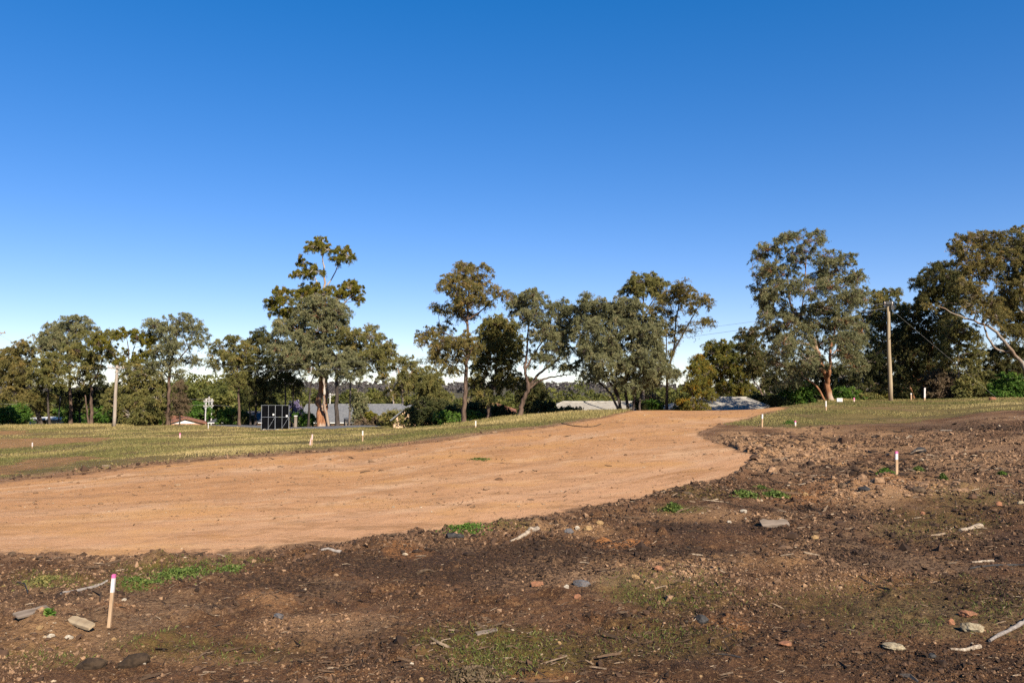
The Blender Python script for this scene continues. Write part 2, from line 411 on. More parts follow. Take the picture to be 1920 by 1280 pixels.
def mat_ground():
    t = NT('soil_and_grass')
    n1 = t.noise(.7, 5, .6); n2 = t.noise(5., 6, .7); n3 = t.noise(34., 5, .75); n4 = t.noise(110., 3, .7); n5 = t.noise(62., 4, .8)
    gr = t.math('ADD', t.math('MULTIPLY', n3, .6), t.math('MULTIPLY', n4, .4))
    soil = t.mix(t.ramp(n2, .36, .64), (0.059, 0.028, 0.015), (0.171, 0.082, 0.038))
    soil = t.mix(t.ramp(n1, .38, .62), soil, (0.131, 0.065, 0.031))
    soil = t.mix(t.ramp(gr, .44, .36), soil, (0.040, 0.019, 0.010))
    soil = t.mix(t.math('MULTIPLY', t.ramp(n5, .54, .62), .8), soil, (0.034, 0.019, 0.012))
    soil = t.mix(t.math('MULTIPLY', t.ramp(gr, .52, .58), .85), soil, (0.308, 0.171, 0.080))
    n7 = t.noise(.42, 4, .6); n8 = t.noise(1.4, 5, .65)
    soil = t.mix(t.math('MULTIPLY', t.ramp(n8, .50, .66), .6), soil, (0.188, 0.095, 0.049))
    soil = t.mix(t.math('MULTIPLY', t.math('MULTIPLY', t.ramp(n7, .50, .62), t.ramp(n3, .35, .6)), .75), soil, (0.308, 0.194, 0.110))
    soil = t.mix(t.math('MULTIPLY', t.ramp(n7, .44, .36), .6), soil, (0.051, 0.030, 0.020))
    soil = t.mix(t.math('MULTIPLY', t.attr('tan'), t.ramp(n3, .32, .58, .2, .9)), soil, (.46, .275, .150))
    soil = t.mix(t.math('MULTIPLY', t.attr('dark'), t.ramp(n3, .62, .40, .15, .92)), soil, (0.041, 0.025, 0.018))
    soil = t.mix(t.math('MULTIPLY', t.attr('ochre'), t.ramp(n3, .3, .6)), soil, (0.456, 0.190, 0.064))
    soil = t.mix(t.math('MULTIPLY', t.attr('pale'), t.ramp(n3, .34, .60, .25, 1)), soil, (0.388, 0.218, 0.102))
    soil = t.mix(t.math('MULTIPLY', t.attr('green'), t.ramp(n3, .36, .56)), soil, (0.131, 0.109, 0.022))
    v = t.voro(26., out='Color'); sx = t.n('ShaderNodeSeparateColor'); t.l(v, sx.inputs[0])
    vd = t.voro(26.)
    speck = t.math('MULTIPLY', t.ramp(sx.outputs[0], .90, .93), t.ramp(vd, .30, .2))
    soil = t.mix(t.math('MULTIPLY', speck, .8), soil, (0.479, 0.305, 0.151))
    v2 = t.voro(60., out='Color'); s2 = t.n('ShaderNodeSeparateColor'); t.l(v2, s2.inputs[0])
    sp2 = t.math('MULTIPLY', t.ramp(s2.outputs[0], .86, .9), t.ramp(t.voro(60.), .36, .2))
    soil = t.mix(t.math('MULTIPLY', sp2, .6), soil, (0.410, 0.228, 0.106))
    # grass
    w = t.scale(t.pos(), (1, .5, 1))
    g1 = t.noise(.16, 5, .6, vec=w); g2 = t.noise(2.2, 6, .75, vec=w); g3 = t.noise(11., 4, .7)
    gc = t.mix(t.ramp(g1, .42, .60), (0.200, 0.144, 0.048), (0.142, 0.112, 0.036))
    gc = t.mix(t.ramp(g2, .52, .66), gc, (0.360, 0.246, 0.089))
    gc = t.mix(t.ramp(g2, .44, .32), gc, (0.105, 0.066, 0.026))
    gc = t.mix(t.math('MULTIPLY', t.ramp(g3, .55, .38), .6), gc, (0.080, 0.056, 0.019))
    g4 = t.noise(.55, 6, .65, vec=w); g5 = t.noise(.30, 5, .6, vec=t.scale(t.pos(), (.35, 1.2, 1)))
    gc = t.mix(t.math('MULTIPLY', t.ramp(g4, .53, .64), .75), gc, (.215, .130, .062))
    gc = t.mix(t.math('MULTIPLY', t.ramp(g5, .57, .66), .45), gc, (.31, .225, .095))
    gc = t.mix(t.math('MULTIPLY', t.ramp(g5, .44, .37), .75), gc, (.10, .080, .032))
    gc = t.mix(t.math('MULTIPLY', t.attr('redm'), t.ramp(g2, .35, .6, .3, .75)), gc, t.mix(t.ramp(g2, .4, .6), (0.300, 0.145, 0.063), (0.400, 0.198, 0.085)))
    gm = t.math('ADD', t.attr('grass'), t.math('MULTIPLY', t.math('SUBTRACT', g2, .5), 1.2))
    c = t.mix(t.ramp(gm, .35, .65), soil, gc)
    c = t.mix(t.math('MULTIPLY', t.ramp(t.math('ADD', t.attr('edged'), t.math('MULTIPLY', t.math('SUBTRACT', n2, .5), 2.)), .45, .05), .6), c, (.36, .20, .11))
    hgt = t.math('ADD', t.math('MULTIPLY', n3, .8), t.math('MULTIPLY', n5, .6))
    return t.done(t.bsdf(c, .95, .1, t.bump(hgt, 1., .035)))
def mat_road():
    t = NT('graded_dirt')
    p = t.pos()
    cx = t.n('ShaderNodeSeparateXYZ'); t.l(p, cx.inputs[0])
    cb = t.n('ShaderNodeCombineXYZ'); t.l(t.math('MULTIPLY', cx.outputs[0], .05), cb.inputs[0]); t.l(t.attr('vac'), cb.inputs[1])
    s1 = t.noise(7., 6, .7, vec=cb.outputs[0], dist=.5); s2 = t.noise(26., 5, .75, vec=cb.outputs[0], dist=.8)
    n1 = t.noise(.35, 5, .6); n2 = t.noise(2.6, 8, .75); n3 = t.noise(24., 5, .8); n4 = t.noise(110., 2, .7)
    w = t.scale(p, (.55, 1.3, 1)); n6 = t.noise(1.1, 9, .78, vec=w)
    c = t.mix(t.ramp(t.attr('vac'), 0., .9), (0.504, 0.273, 0.142), (0.464, 0.230, 0.095))
    c = t.mix(t.math('MULTIPLY', t.ramp(s1, .52, .62), .9), c, (0.575, 0.342, 0.184))
    c = t.mix(t.math('MULTIPLY', t.ramp(s1, .47, .36), .9), c, (0.353, 0.171, 0.070))
    c = t.mix(t.math('MULTIPLY', t.ramp(s2, .55, .65), .7), c, (0.303, 0.161, 0.076))
    c = t.mix(t.math('MULTIPLY', t.ramp(s2, .44, .36), .5), c, (0.585, 0.357, 0.195))
    c = t.mix(t.math('MULTIPLY', t.ramp(n6, .51, .62), .75), c, (0.303, 0.153, 0.066))
    c = t.mix(t.math('MULTIPLY', t.ramp(n2, .55, .66), .7), c, (0.273, 0.151, 0.070))
    wob = t.math('MULTIPLY', t.math('SUBTRACT', t.noise(.12, 2, .5), .5), .10)
    vv = t.math('ADD', t.attr('vac'), wob)
    tr1 = t.math('SINE', t.math('MULTIPLY', vv, 55.)); tr2 = t.math('SINE', t.math('ADD', t.math('MULTIPLY', vv, 23.), 1.3))
    gate = t.ramp(t.noise(.22, 3, .6), .42, .60)
    c = t.mix(t.math('MULTIPLY', t.math('MULTIPLY', t.ramp(tr1, .55, .95), gate), .26), c, (0.291, 0.160, 0.088))
    c = t.mix(t.math('MULTIPLY', t.ramp(tr2, .70, .98), .20), c, (0.582, 0.370, 0.227))
    c = t.mix(t.math('MULTIPLY', t.ramp(n1, .50, .64), .6), c, (0.525, 0.267, 0.090))
    c = t.mix(t.math('MULTIPLY', t.ramp(n3, .56, .64), .6), c, (0.222, 0.114, 0.057))
    c = t.mix(t.math('MULTIPLY', t.ramp(n4, .57, .64), .5), c, (0.626, 0.408, 0.234))
    c = t.mix(t.math('MULTIPLY', t.ramp(t.math('ADD', t.attr('edged'), t.math('MULTIPLY', t.math('SUBTRACT', n2, .5), 2.4)), .5, .1), .85), c, (0.131, 0.073, 0.038))
    h = t.math('ADD', t.math('MULTIPLY', n3, .8), t.math('MULTIPLY', n2, 1.))
    return t.done(t.bsdf(c, .95, .1, t.bump(h, .6, .03)))
M_GROUND = mat_ground(); M_ROAD = mat_road()
M_TAR = simple('asphalt', (.10, .098, .10), (.15, .145, .145), 6., .9, .2, .2)
part_ground('ground', np.concatenate([quads[~isroad & ~istar], seam]), M_GROUND, ['grass', 'green', 'pale', 'ochre', 'redm', 'edged', 'dark', 'tan'])
part_ground('dirt_road', quads[isroad], M_ROAD, ['vac', 'edged'])
part_ground('asphalt_road', quads[istar], M_TAR, ['grass'])

# ------------------------------------------------------------------ distant hills
def hills():
    X = np.linspace(-3600, 3600, 220); Y = np.linspace(650, 3600, 70)
    gx, gy = np.meshgrid(X, Y, indexing='ij')
    px = 960 + F * gx / gy
    top = np.interp(px, [-400, 0, 350, 560, 700, 800, 1050, 1150, 1260, 1400, 1700, 2300], [722, 722, 727, 716, 715, 714, 713, 715, 718, 721, 724, 724])
    ridge = CAMZ - (top - HOR) / F * 1750 - 9
    h = -8 + (ridge + 8) * sstep(700, 1750, gy) + fbm(gx * .004, gy * .004, 4) * 14 * sstep(900, 1500, gy)
    h = h - sstep(1900, 3500, gy) * 30
    n, m = gx.shape; ii = np.arange(n * m).reshape(n, m)
    q = np.stack([ii[:-1, :-1], ii[1:, :-1], ii[1:, 1:], ii[:-1, 1:]], -1).reshape(-1, 4)
    h[:, 0] = -14
    me = mesh_np('hills', np.stack([gx, gy, h], -1).reshape(-1, 3), q, None, True)
    o = link('hills', me, simple('hill_scrub', (.06, .052, .036), (.11, .095, .055), .02, .95, .05, 0)); tag(o, kind='structure')
    def hz(x, y):
        i = np.clip((x - X[0]) / (X[1] - X[0]), 0, n - 1.001); j = np.clip((y - Y[0]) / (Y[1] - Y[0]), 0, m - 1.001)
        a = i.astype(int); b = j.astype(int); fa = i - a; fb = j - b
        return (h[a, b] * (1 - fa) + h[a + 1, b] * fa) * (1 - fb) + (h[a, b + 1] * (1 - fa) + h[a + 1, b + 1] * fa) * fb
    return hz
hz = hills()

# ------------------------------------------------------------------ foliage
def leaves(C, L, W, hue, droop=.8, spread=.8, r=rng):
    """diamond leaves at centres C; returns verts, quads, hue per vert"""
    n = len(C)
    d = r.normal(size=(n, 3)) * spread; d[:, 2] -= droop
    d /= np.linalg.norm(d, axis=1)[:, None] + 1e-9
    s = np.cross(d, r.normal(size=(n, 3))); s /= np.linalg.norm(s, axis=1)[:, None] + 1e-9
    l = (L * r.uniform(.65, 1.3, n))[:, None]; w = (W * r.uniform(.7, 1.3, n))[:, None]
    nn = np.cross(d, s) * l * .10
    V = np.stack([C - d * l / 2, C + s * w / 2 + nn, C + d * l / 2, C - s * w / 2 + nn], 1).reshape(-1, 3)
    return V, np.arange(4 * n).reshape(n, 4), np.repeat(hue, 4)

def seg_tubes(P0, P1, R0, R1, n=3):
    d = P1 - P0; d = d / (np.linalg.norm(d, axis=1)[:, None] + 1e-9)
    ref = np.where(np.abs(d[:, :1]) < .8, [[1., 0, 0]], [[0, 1., 0]])
    u = np.cross(d, ref); u /= np.linalg.norm(u, axis=1)[:, None]; w = np.cross(d, u)
    a = 2 * np.pi * np.arange(n) / n
    ring = u[:, None] * np.cos(a)[None, :, None] + w[:, None] * np.sin(a)[None, :, None]
    V = np.concatenate([P0[:, None] + ring * R0[:, None, None], P1[:, None] + ring * R1[:, None, None]], 1)
    m = len(P0); b = (np.arange(m) * 2 * n)[:, None]; k = np.arange(n)[None]; k1 = (k + 1) % n
    Q = np.stack([b + k, b + k1, b + n + k1, b + n + k], -1).reshape(-1, 4)
    return V.reshape(-1, 3), Q

def catmull(P, per=5):
    P = np.asarray(P, float)
    if len(P) < 3: return np.stack([P[0] + (P[-1] - P[0]) * t for t in np.linspace(0, 1, per + 1)])
    E = np.concatenate([[2 * P[0] - P[1]], P, [2 * P[-1] - P[-2]]])
    out = []
    for i in range(1, len(E) - 2):
        for t in np.linspace(0, 1, per, endpoint=False):
            a, b, c, d = E[i-1], E[i], E[i+1], E[i+2]
            out.append(.5 * (2*b + (c-a)*t + (2*a-5*b+4*c-d)*t*t + (3*b-a-3*c+d)*t**3))
    out.append(E[-2]); return np.array(out)

def rings(P, Rd, n):
    """one smooth tapered tube through P"""
    P = np.asarray(P, float); m = len(P)
    t = np.gradient(P, axis=0); t /= np.linalg.norm(t, axis=1)[:, None] + 1e-9
    V = []; ref = np.array([1., .2, 0])
    for i in range(m):
        u = ref - t[i] * ref.dot(t[i]); u /= np.linalg.norm(u) + 1e-9; w = np.cross(t[i], u); ref = u
        a = 2 * np.pi * np.arange(n) / n
        V.append(P[i] + (np.outer(np.cos(a), u) + np.outer(np.sin(a), w)) * Rd[i])
    V = np.concatenate(V); b = (np.arange(m - 1) * n)[:, None]; k = np.arange(n)[None]; k1 = (k + 1) % n
    return V, np.stack([b + k, b + k1, b + n + k1, b + n + k], -1).reshape(-1, 4)

def parse(s):
    out = []
    for a in s.replace('\n', ' ').split(';'):
        a = a.split()
        if not a: continue
        v = [float(x) for x in a]
        if len(v) == 3: v.append(v[2] * .8)
        out.append(v)
    return out

class Geo:
    def __init__(s): s.V = []; s.Q = []; s.n = 0; s.A = []
    def add(s, V, Q, a=None):
        s.V.append(V); s.Q.append(Q + s.n); s.n += len(V)
        if a is not None: s.A.append(a)
    def mesh(s, name, smooth=False):
        return mesh_np(name, np.concatenate(s.V), np.concatenate(s.Q), {'hue': np.concatenate(s.A)} if s.A else None, smooth)

def tree(label, D, trunks, lobes, leaf='olive', brk='brown', dens=1., seed=0, name='gum_tree', cat='tree', group='gum trees along the edge of the site',
         leafpx=(4.0, 1.05), droop=.8, deep=1., dull=0., comp=.55, twig=True, spray=1.12):
    if leaf == 'gold': spray = .6
    r = np.random.default_rng(seed * 7 + 3)
    lob = parse(lobes) if isinstance(lobes, str) else lobes
    k = D / F                                           # metres per photo pixel here
    cxs = np.array([l[0] for l in lob]); half = (cxs.max() - cxs.min()) / 2 * k + 1e-3
    bx = trunks[0][0][0]
    base = at(bx, 760, D); base[2] = zbase(base[0], base[1]) - .05
    root = thing(name, label, cat, base, group)
    W = Geo(); C = Geo()
    nodes = []; rad = []
    for ti, tr in enumerate(trunks):
        P = []
        off = 0 if ti == 0 else r.normal() * .25 * half
        for i, q in enumerate(tr):
            o = off * (i / max(1, len(tr) - 1)) + (r.normal() * .06 * half if i else 0)
            P.append(at(q[0], q[1], D + o))
        if tr[0][1] > 740 or ti == 0:
            P[0][2] = zbase(P[0][0], P[0][1]) - .25
        w = [q[2] * k / 2 if len(q) > 2 else None for q in tr]
        w0 = w[0] or 2.5 * k; w1 = w[-1] if w[-1] else w0 * .45
        S = catmull(P, 5); m = len(S)
        S[1:] += r.normal(size=(m - 1, 3)) * w0 * .18
        Rd = w0 + (w1 - w0) * np.linspace(0, 1, m) ** .8
        if tr[0][1] > 740: Rd[0] *= 1.35; Rd[1] *= 1.1
        W.add(*rings(S, Rd, 8))
        for i in range(int(m * (.3 if len(tr) > 2 else .2)), m): nodes.append(S[i]); rad.append(Rd[i])
    full = []
    for (cx, cy, rx, ry) in lob:
        oy = np.clip(r.normal() * .42 * half * deep, -half, half)
        full.append((at(cx, cy, D + oy), rx * k, ry * k, 1.))
        if r.random() < comp:
            oy2 = -np.sign(oy) * abs(r.normal() * .4 * half * deep + .3 * rx * k)
            full.append((at(cx + r.normal() * rx * .35, cy + abs(r.normal()) * ry * .3, D + oy2), rx * k * .85, ry * k * .85, .8))
    T0 = nodes[0]
    full.sort(key=lambda l: np.linalg.norm(l[0] - nodes[min(len(nodes) - 1, len(nodes) // 2)]))
    tw0 = []; tw1 = []; tr0 = []; tr1 = []
    for (c, rx, rz, dw) in full:
        N = np.array(nodes); dv = c - N; dist = np.linalg.norm(dv, axis=1)
        cost = dist + 1.3 * np.maximum(0, -dv[:, 2] + .35 * dist)
        i = int(np.argmin(cost)); p0 = N[i]; L = dist[i]
        end = c - np.array([0, 0, rz * .35])
        if L > .15:
            mid = (p0 + end) / 2 + np.array([0, 0, .14 * L]) + r.normal(size=3) * .10 * L
            S = catmull([p0, mid, end], 4)
            r0 = min(rad[i] * .72, .02 * k / .037 + .022 * L); r1 = max(r0 * .4, .25 * k)
            Rd = np.linspace(r0, r1, len(S))
            S[1:-1] += r.normal(size=(len(S) - 2, 3)) * .025 * L
            W.add(*rings(S, Rd, 5))
            for s, q in list(zip(S, Rd))[3:]: nodes.append(s); rad.append(q)
        # tufts
        apx = (rx / k) * (rz / k) * math.pi
        nt = max(6, int(apx / 36))
        d = r.normal(size=(nt, 3)); d[:, 2] = d[:, 2] * .9 + .25
        d /= np.linalg.norm(d, axis=1)[:, None]
        q = r.random(nt) ** .38
        tc = c + d * q[:, None] * np.array([rx, rx * 1.05, rz]) * 1.22
        ts = (r.uniform(.6, 1.5, nt) * 4.5 * k)
        if twig:
            st = end + (c - end) * r.random((nt, 1)) + r.normal(size=(nt, 3)) * .1 * rx
            tw0.append(st); tw1.append(tc); tr0.append(np.full(nt, .5 * k)); tr1.append(np.full(nt, .26 * k))
        nl = int(apx * 3.7 * dens * dw / (leafpx[0] * leafpx[1] * .33)); per = max(3, nl // nt)
        ns = 5
        sd = r.normal(size=(nt, ns, 3)) + d[:, None] * .7; sd[..., 2] = sd[..., 2] * .7 + .15
        sd /= np.linalg.norm(sd, axis=2)[..., None]
        sl_ = ts[:, None] * r.uniform(.9, 2.3, (nt, ns)) * spray
        ti = np.repeat(np.arange(nt), per); si = r.integers(0, ns, len(ti)); u = r.random(len(ti)) ** .75
        ll = sl_[ti, si][:, None]; uu = u[:, None]
        lc = tc[ti] + sd[ti, si] * ll * uu - np.array([0, 0, .55]) * ll * uu ** 2 + r.normal(size=(len(ti), 3)) * (.22 * ts[ti])[:, None]
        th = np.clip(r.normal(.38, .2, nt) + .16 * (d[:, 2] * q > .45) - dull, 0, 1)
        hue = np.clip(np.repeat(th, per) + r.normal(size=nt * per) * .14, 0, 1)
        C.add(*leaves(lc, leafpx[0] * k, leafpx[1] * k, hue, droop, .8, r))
    if tw0:
        W.add(*seg_tubes(np.concatenate(tw0), np.concatenate(tw1), np.concatenate(tr0), np.concatenate(tr1)))
    for g in (W, C): g.V = [v - base for v in g.V]
    link('trunk', W.mesh('trunk', True), BARK[brk], root)
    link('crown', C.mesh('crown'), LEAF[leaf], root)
    return root

# ------------------------------------------------------------------ trees, left group
GL = 'gum trees in the left group'
tree('brown gum cut by the left picture edge, low on the field', 112, [[(-12, 798, 7), (-8, 750, 5), (0, 690, 3)]],
     '4 665 14;-2 682 16;9 695 14;4 713 12;-16 672 16;-25 690 18;-18 712 16', 'rust', 'dark', 1.2, 1, group=GL)
tree('brown gum with dark leaning fork trunk beside the white and yellow building', 110,
     [[(78, 797, 6), (66, 765, 5), (52, 742, 4), (40, 722, 3)], [(80, 797, 5), (72, 765, 4), (70, 740, 3)]],
     '31 654 16 13;50 654 14 13;26 674 16 15;44 682 17 14;26 713 18 13;48 709 14 12;24 731 16 12;10 742 10 8;63 742 20 13;83 742 13 12;72 757 14 12;38 695 16', 'rust', 'dark', 1.3, 2, group=GL, dull=.1)
tree('rounded olive gum in front of the tall blue grey gum at left', 107, [[(94, 797, 5), (90, 757, 4), (92, 715, 3), (92, 690, 2)]],
     '92 674 24 14;88 691 24 17;77 713 17 15;98 711 17 14;104 690 16', 'olive', 'dark', 1.3, 3, group=GL)
tree('tall blue grey gum rising highest in the left group', 113,
     [[(132, 797, 7), (132, 745, 6), (131, 700, 4), (126, 650, 3), (130, 620, 2)]],
     '129 604 17 10;149 602 15 10;166 610 12 10;101 612 9 9;120 617 17 10;144 619 19 12;92 626 15 11;74 637 11 10;98 639 19 14;122 641 19 14;83 652 15 12;114 661 13 11;135 668 15 11;118 690 14 12', 'grey', 'brown', 1.15, 4, group=GL)
tree('broad olive gum with forked brown trunk left of the grey power pole', 108,
     [[(170, 797, 7), (172, 755, 6), (171, 722, 4.5), (165, 690, 3), (175, 650, 2)], [(168, 797, 4), (163, 770, 3.5), (160, 740, 2)], [(171, 722, 3.5), (185, 695, 2.5), (195, 665, 1.5)]],
     '162 632 19 9;182 632 17 10;208 626 11 10;140 656 19 13;153 674 21 13;171 665 15 12;153 689 17 12;182 683 12 10;197 658 14 11;210 665 11 9;150 708 15 10;178 705 12 9', 'olive', 'brown', 1.15, 5, group=GL)
tree('slender sapling gum with yellow green domes behind the grey power pole', 104,
     [[(246, 797, 4), (245, 720, 3), (243, 680, 2.5), (239, 640, 1.5)], [(244, 690, 2), (250, 655, 1.5), (256, 640, 1)]],
     '238 626 15 11;256 632 13 10;282 637 13 10;269 641 13 10;219 676 16 9;232 663 9 8;271 665 18 10;256 669 10 9;197 643 23 10', 'gold', 'brown', 1.2, 6, group=GL)
tree('open grey gum with red brown trunk at the right end of the left group', 103,
     [[(315, 798, 8), (316, 740, 6.5), (318, 695, 5), (322, 670, 3.5), (328, 640, 2.5), (335, 610, 1.5)], [(319, 690, 3), (340, 668, 2.5), (362, 640, 1.5)], [(317, 710, 3), (300, 690, 2), (290, 670, 1.5)]],
     '289 606 17 13;302 617 13 10;291 623 15 12;335 601 24 10;350 599 11 10;324 619 15 10;341 617 17 12;372 615 13 12;381 634 13 11;363 641 13 11;315 641 13 12;313 656 17 13;330 652 11 10;350 678 22 8;370 676 9 8;311 682 17 13;302 700 9 8;332 700 9 8;296 655 13 11;288 680 12 10', 'grey', 'brown', .85, 7, group=GL)
tree('bushy grey green tree leafy down to the grass right of the grey power pole', 103,
     [[(278, 797, 5), (277, 760, 4), (268, 720, 3), (262, 695, 2)], [(284, 797, 3.5), (288, 765, 3), (293, 735, 2)]],
     '248 700 20 16;262 690 22 16;235 725 17 18;262 730 24 22;290 720 18 20;250 755 24 20;280 760 26 22;300 745 14 18;240 775 18 14;268 782 20 12;222 760 14 20;210 745 14 18;262 748 20 18;290 778 14 14;230 786 12 9', 'olive', 'pale', 1.3, 8, group=GL)
tree('thin brown half dead sapling right of the red brown trunk', 101, [[(337, 797, 2.5), (337, 760, 2), (335, 720, 1)]],
     '336 725 9 14;338 750 11 16;330 768 10 10;345 765 7 10', 'bare', 'dark', .8, 9, group=GL)
tree('dark tree with black trunk standing in shade behind the forked brown trunk', 118, [[(150, 797, 5), (150, 760, 4), (146, 730, 2)]],
     '196 745 15 18;205 765 14 14;187 725 14 12;150 735 13 14;140 765 10 14;165 748 12;120 745 12 14;108 730 12', 'dark', 'dark', 1.2, 10, group=GL)
# middle-left group
GM = 'gum trees in the group around the tallest tree'
tree('rounded brown green gum with straight thin trunk at the left end of its group', 98,
     [[(449, 797, 5.5), (448, 750, 4.5), (446, 715, 3.5), (445, 680, 2)]],
     '439 637 20 10;412 650 16 12;449 656 22 16;409 673 15 12;432 676 20 15;452 682 18 15;422 692 12 9;442 702 16 12;445 722 14 12;402 660 8;398 684 7', 'olive', 'brown', 1., 11, group=GM)
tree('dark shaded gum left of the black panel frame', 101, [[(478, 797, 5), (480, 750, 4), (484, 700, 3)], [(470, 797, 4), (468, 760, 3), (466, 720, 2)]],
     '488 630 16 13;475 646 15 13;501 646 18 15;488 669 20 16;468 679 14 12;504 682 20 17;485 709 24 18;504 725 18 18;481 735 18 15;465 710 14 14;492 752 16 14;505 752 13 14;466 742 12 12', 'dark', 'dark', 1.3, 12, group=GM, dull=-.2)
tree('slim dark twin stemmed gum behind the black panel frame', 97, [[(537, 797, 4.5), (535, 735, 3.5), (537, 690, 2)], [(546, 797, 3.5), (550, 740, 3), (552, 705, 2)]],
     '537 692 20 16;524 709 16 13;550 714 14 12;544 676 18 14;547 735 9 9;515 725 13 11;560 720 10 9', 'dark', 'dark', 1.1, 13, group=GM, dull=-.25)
tree('tallest gum with separate yellow green leaf domes on bare pale limbs', 107,
     [[(610, 797, 9), (607, 700, 7), (606, 600, 5), (608, 540, 4), (607, 500, 3), (602, 470, 1.5)], [(608, 545, 3), (626, 515, 2.2), (638, 488, 1.5)], [(607, 560, 3), (590, 520, 2), (575, 505, 1.5)], [(606, 600, 3), (640, 575, 2.2), (662, 550, 1.5)]],
     '588 460 13 12;603 458 14 12;614 466 10 11;640 471 15 11;651 480 11 13;632 483 13 11;570 492 12 14;586 507 15 9;556 513 11 8;570 515 14 7;590 541 24 10;570 550 18 11;603 551 26 11;575 556 19 14;639 549 19 15;655 538 16 12;671 541 11 15;673 560 8 9;527 552 14 14;514 572 13 15;522 592 13 12;543 584 14 14;533 566 14', 'gold', 'pale', 1.45, 14, group=GM, comp=.7)
tree('big grey green gum with stringy orange trunks, below the tallest tree', 92,
     [[(601, 797, 15), (599, 755, 12), (602, 715, 8), (596, 680, 6), (592, 640, 4)], [(605, 797, 10), (612, 755, 8), (613, 710, 6), (618, 660, 3)], [(618, 797, 6), (610, 765, 6), (606, 740, 4)]],
     '586 567 22 11;563 577 20 14;609 571 26 15;635 584 18 16;590 590 28 17;557 597 19 15;622 604 22 16;543 613 25 18;645 607 10 10;524 617 18 13;563 623 22 16;603 617 20 14;600 633 24 11;576 643 20 13;543 650 26 13;563 663 22 15;517 650 18 13;543 672 22 14;576 669 18 14;600 655 18 13;620 640 16 12;585 690 14 11;560 685 14 11', 'grey', 'orange', 1.25, 15, group=GM)
tree('spreading grey gum on a straight dark trunk in front of the slate roofed house', 90,
     [[(632, 801, 9), (632, 750, 8), (631, 705, 7), (630, 670, 4)], [(578, 797, 4.5), (580, 750, 4), (584, 715, 3), (596, 690, 2)]],
     '609 656 20 14;636 669 26 18;655 682 20 15;609 679 17 14;672 682 15 14;681 699 13 11;629 692 20 12;650 660 16;645 700 14 10;605 698 12 8', 'grey', 'dark', 1.25, 16, group=GM)
tree('wide gum with thin pale twigs and slim stems right of the dark trunk', 92,
     [[(655, 797, 4), (657, 740, 3.5), (659, 705, 3), (672, 670, 2.5), (690, 650, 1.5)], [(667, 797, 4), (668, 760, 3.5), (672, 725, 3), (682, 690, 2)]],
     '655 630 26 15;691 630 22 15;714 643 20 15;727 656 16 12;675 650 22 16;704 663 22 15;688 673 20 14;711 679 13 11;698 618 12 9;649 646 18 14;734 662 8 8;725 674 9 8', 'olive', 'grey', 1., 17, group=GM)
tree('small gum with white trunk behind the slate roof', 138,
     [[(754, 797, 4.5), (754, 730, 3.5), (750, 705, 2.5), (745, 690, 1.5)], [(742, 797, 3), (737, 745, 2.5), (728, 725, 1.5)]],
     '750 679 24 9;770 682 16 11;737 689 14 9;718 705 13 8;767 699 18 13;754 715 18 10;767 722 20 14;780 705 14;735 735 14 10', 'olive', 'pale', 1.15, 18, group=GM)
tree('dense dark green tree between the slate roof and the tall brown trunk', 100, [[(800, 797, 5), (798, 750, 4), (800, 720, 3)]],
     '803 702 18 13;816 715 18 14;800 722 16 14;810 738 22 14;796 742 14;825 745 16;812 760 20 12', 'olive', 'dark', 1.5, 19, group=GM, dull=.1)
# centre group
GC = 'gum trees on the crest beyond the dirt road'
tree('open crowned gum on a tall straight brown trunk in the centre', 57,
     [[(869, 794, 10), (871, 745, 9), (874, 690, 7.5), (877, 640, 6), (876, 590, 5), (880, 545, 3.5), (884, 515, 2)], [(876, 600, 4), (905, 580, 3), (935, 552, 1.5)], [(874, 670, 4), (845, 630, 3), (810, 620, 1.5)], [(877, 610, 3), (858, 575, 2.2), (835, 545, 1.2)]],
     '886 504 31 11;867 507 14 13;906 518 17 13;847 523 17 14;881 529 22 11;844 537 14 12;861 546 14 10;886 543 20 12;914 545 15 11;937 549 18 10;954 554 8 8;881 563 31 12;909 571 14 11;858 571 17 12;852 588 16 12;824 581 10 8;813 575 6 6;875 588 20 11;800 625 15 13;796 642 11 10;836 616 14 12;833 639 20 14;824 653 14 11;864 641 25 17;881 653 20 15;861 664 25 14;833 678 22 14;822 667 14 12;847 692 15 12;869 496 12 6', 'rust', 'brown', .95, 20, group=GC, comp=.35)
tree('dense olive gum with pale low limbs between two taller gums', 61,
     [[(914, 790, 9), (920, 745, 8), (928, 710, 6), (932, 680, 4), (940, 640, 3)], [(922, 740, 4), (900, 722, 3), (882, 715, 2)], [(924, 730, 4), (950, 700, 3), (975, 670, 1.8)]],
     '937 605 25 13;920 611 17 14;957 616 14 14;914 630 23 17;942 633 25 18;968 644 14 14;920 653 25 18;954 661 22 17;934 678 22 14;971 672 12 11;906 672 17 15;909 703 22 14;948 706 22 16;965 717 20 16;892 717 14 14;900 690 18;935 725 20 14;900 735 18 12', 'olive', 'brown', 1.25, 21, group=GC)
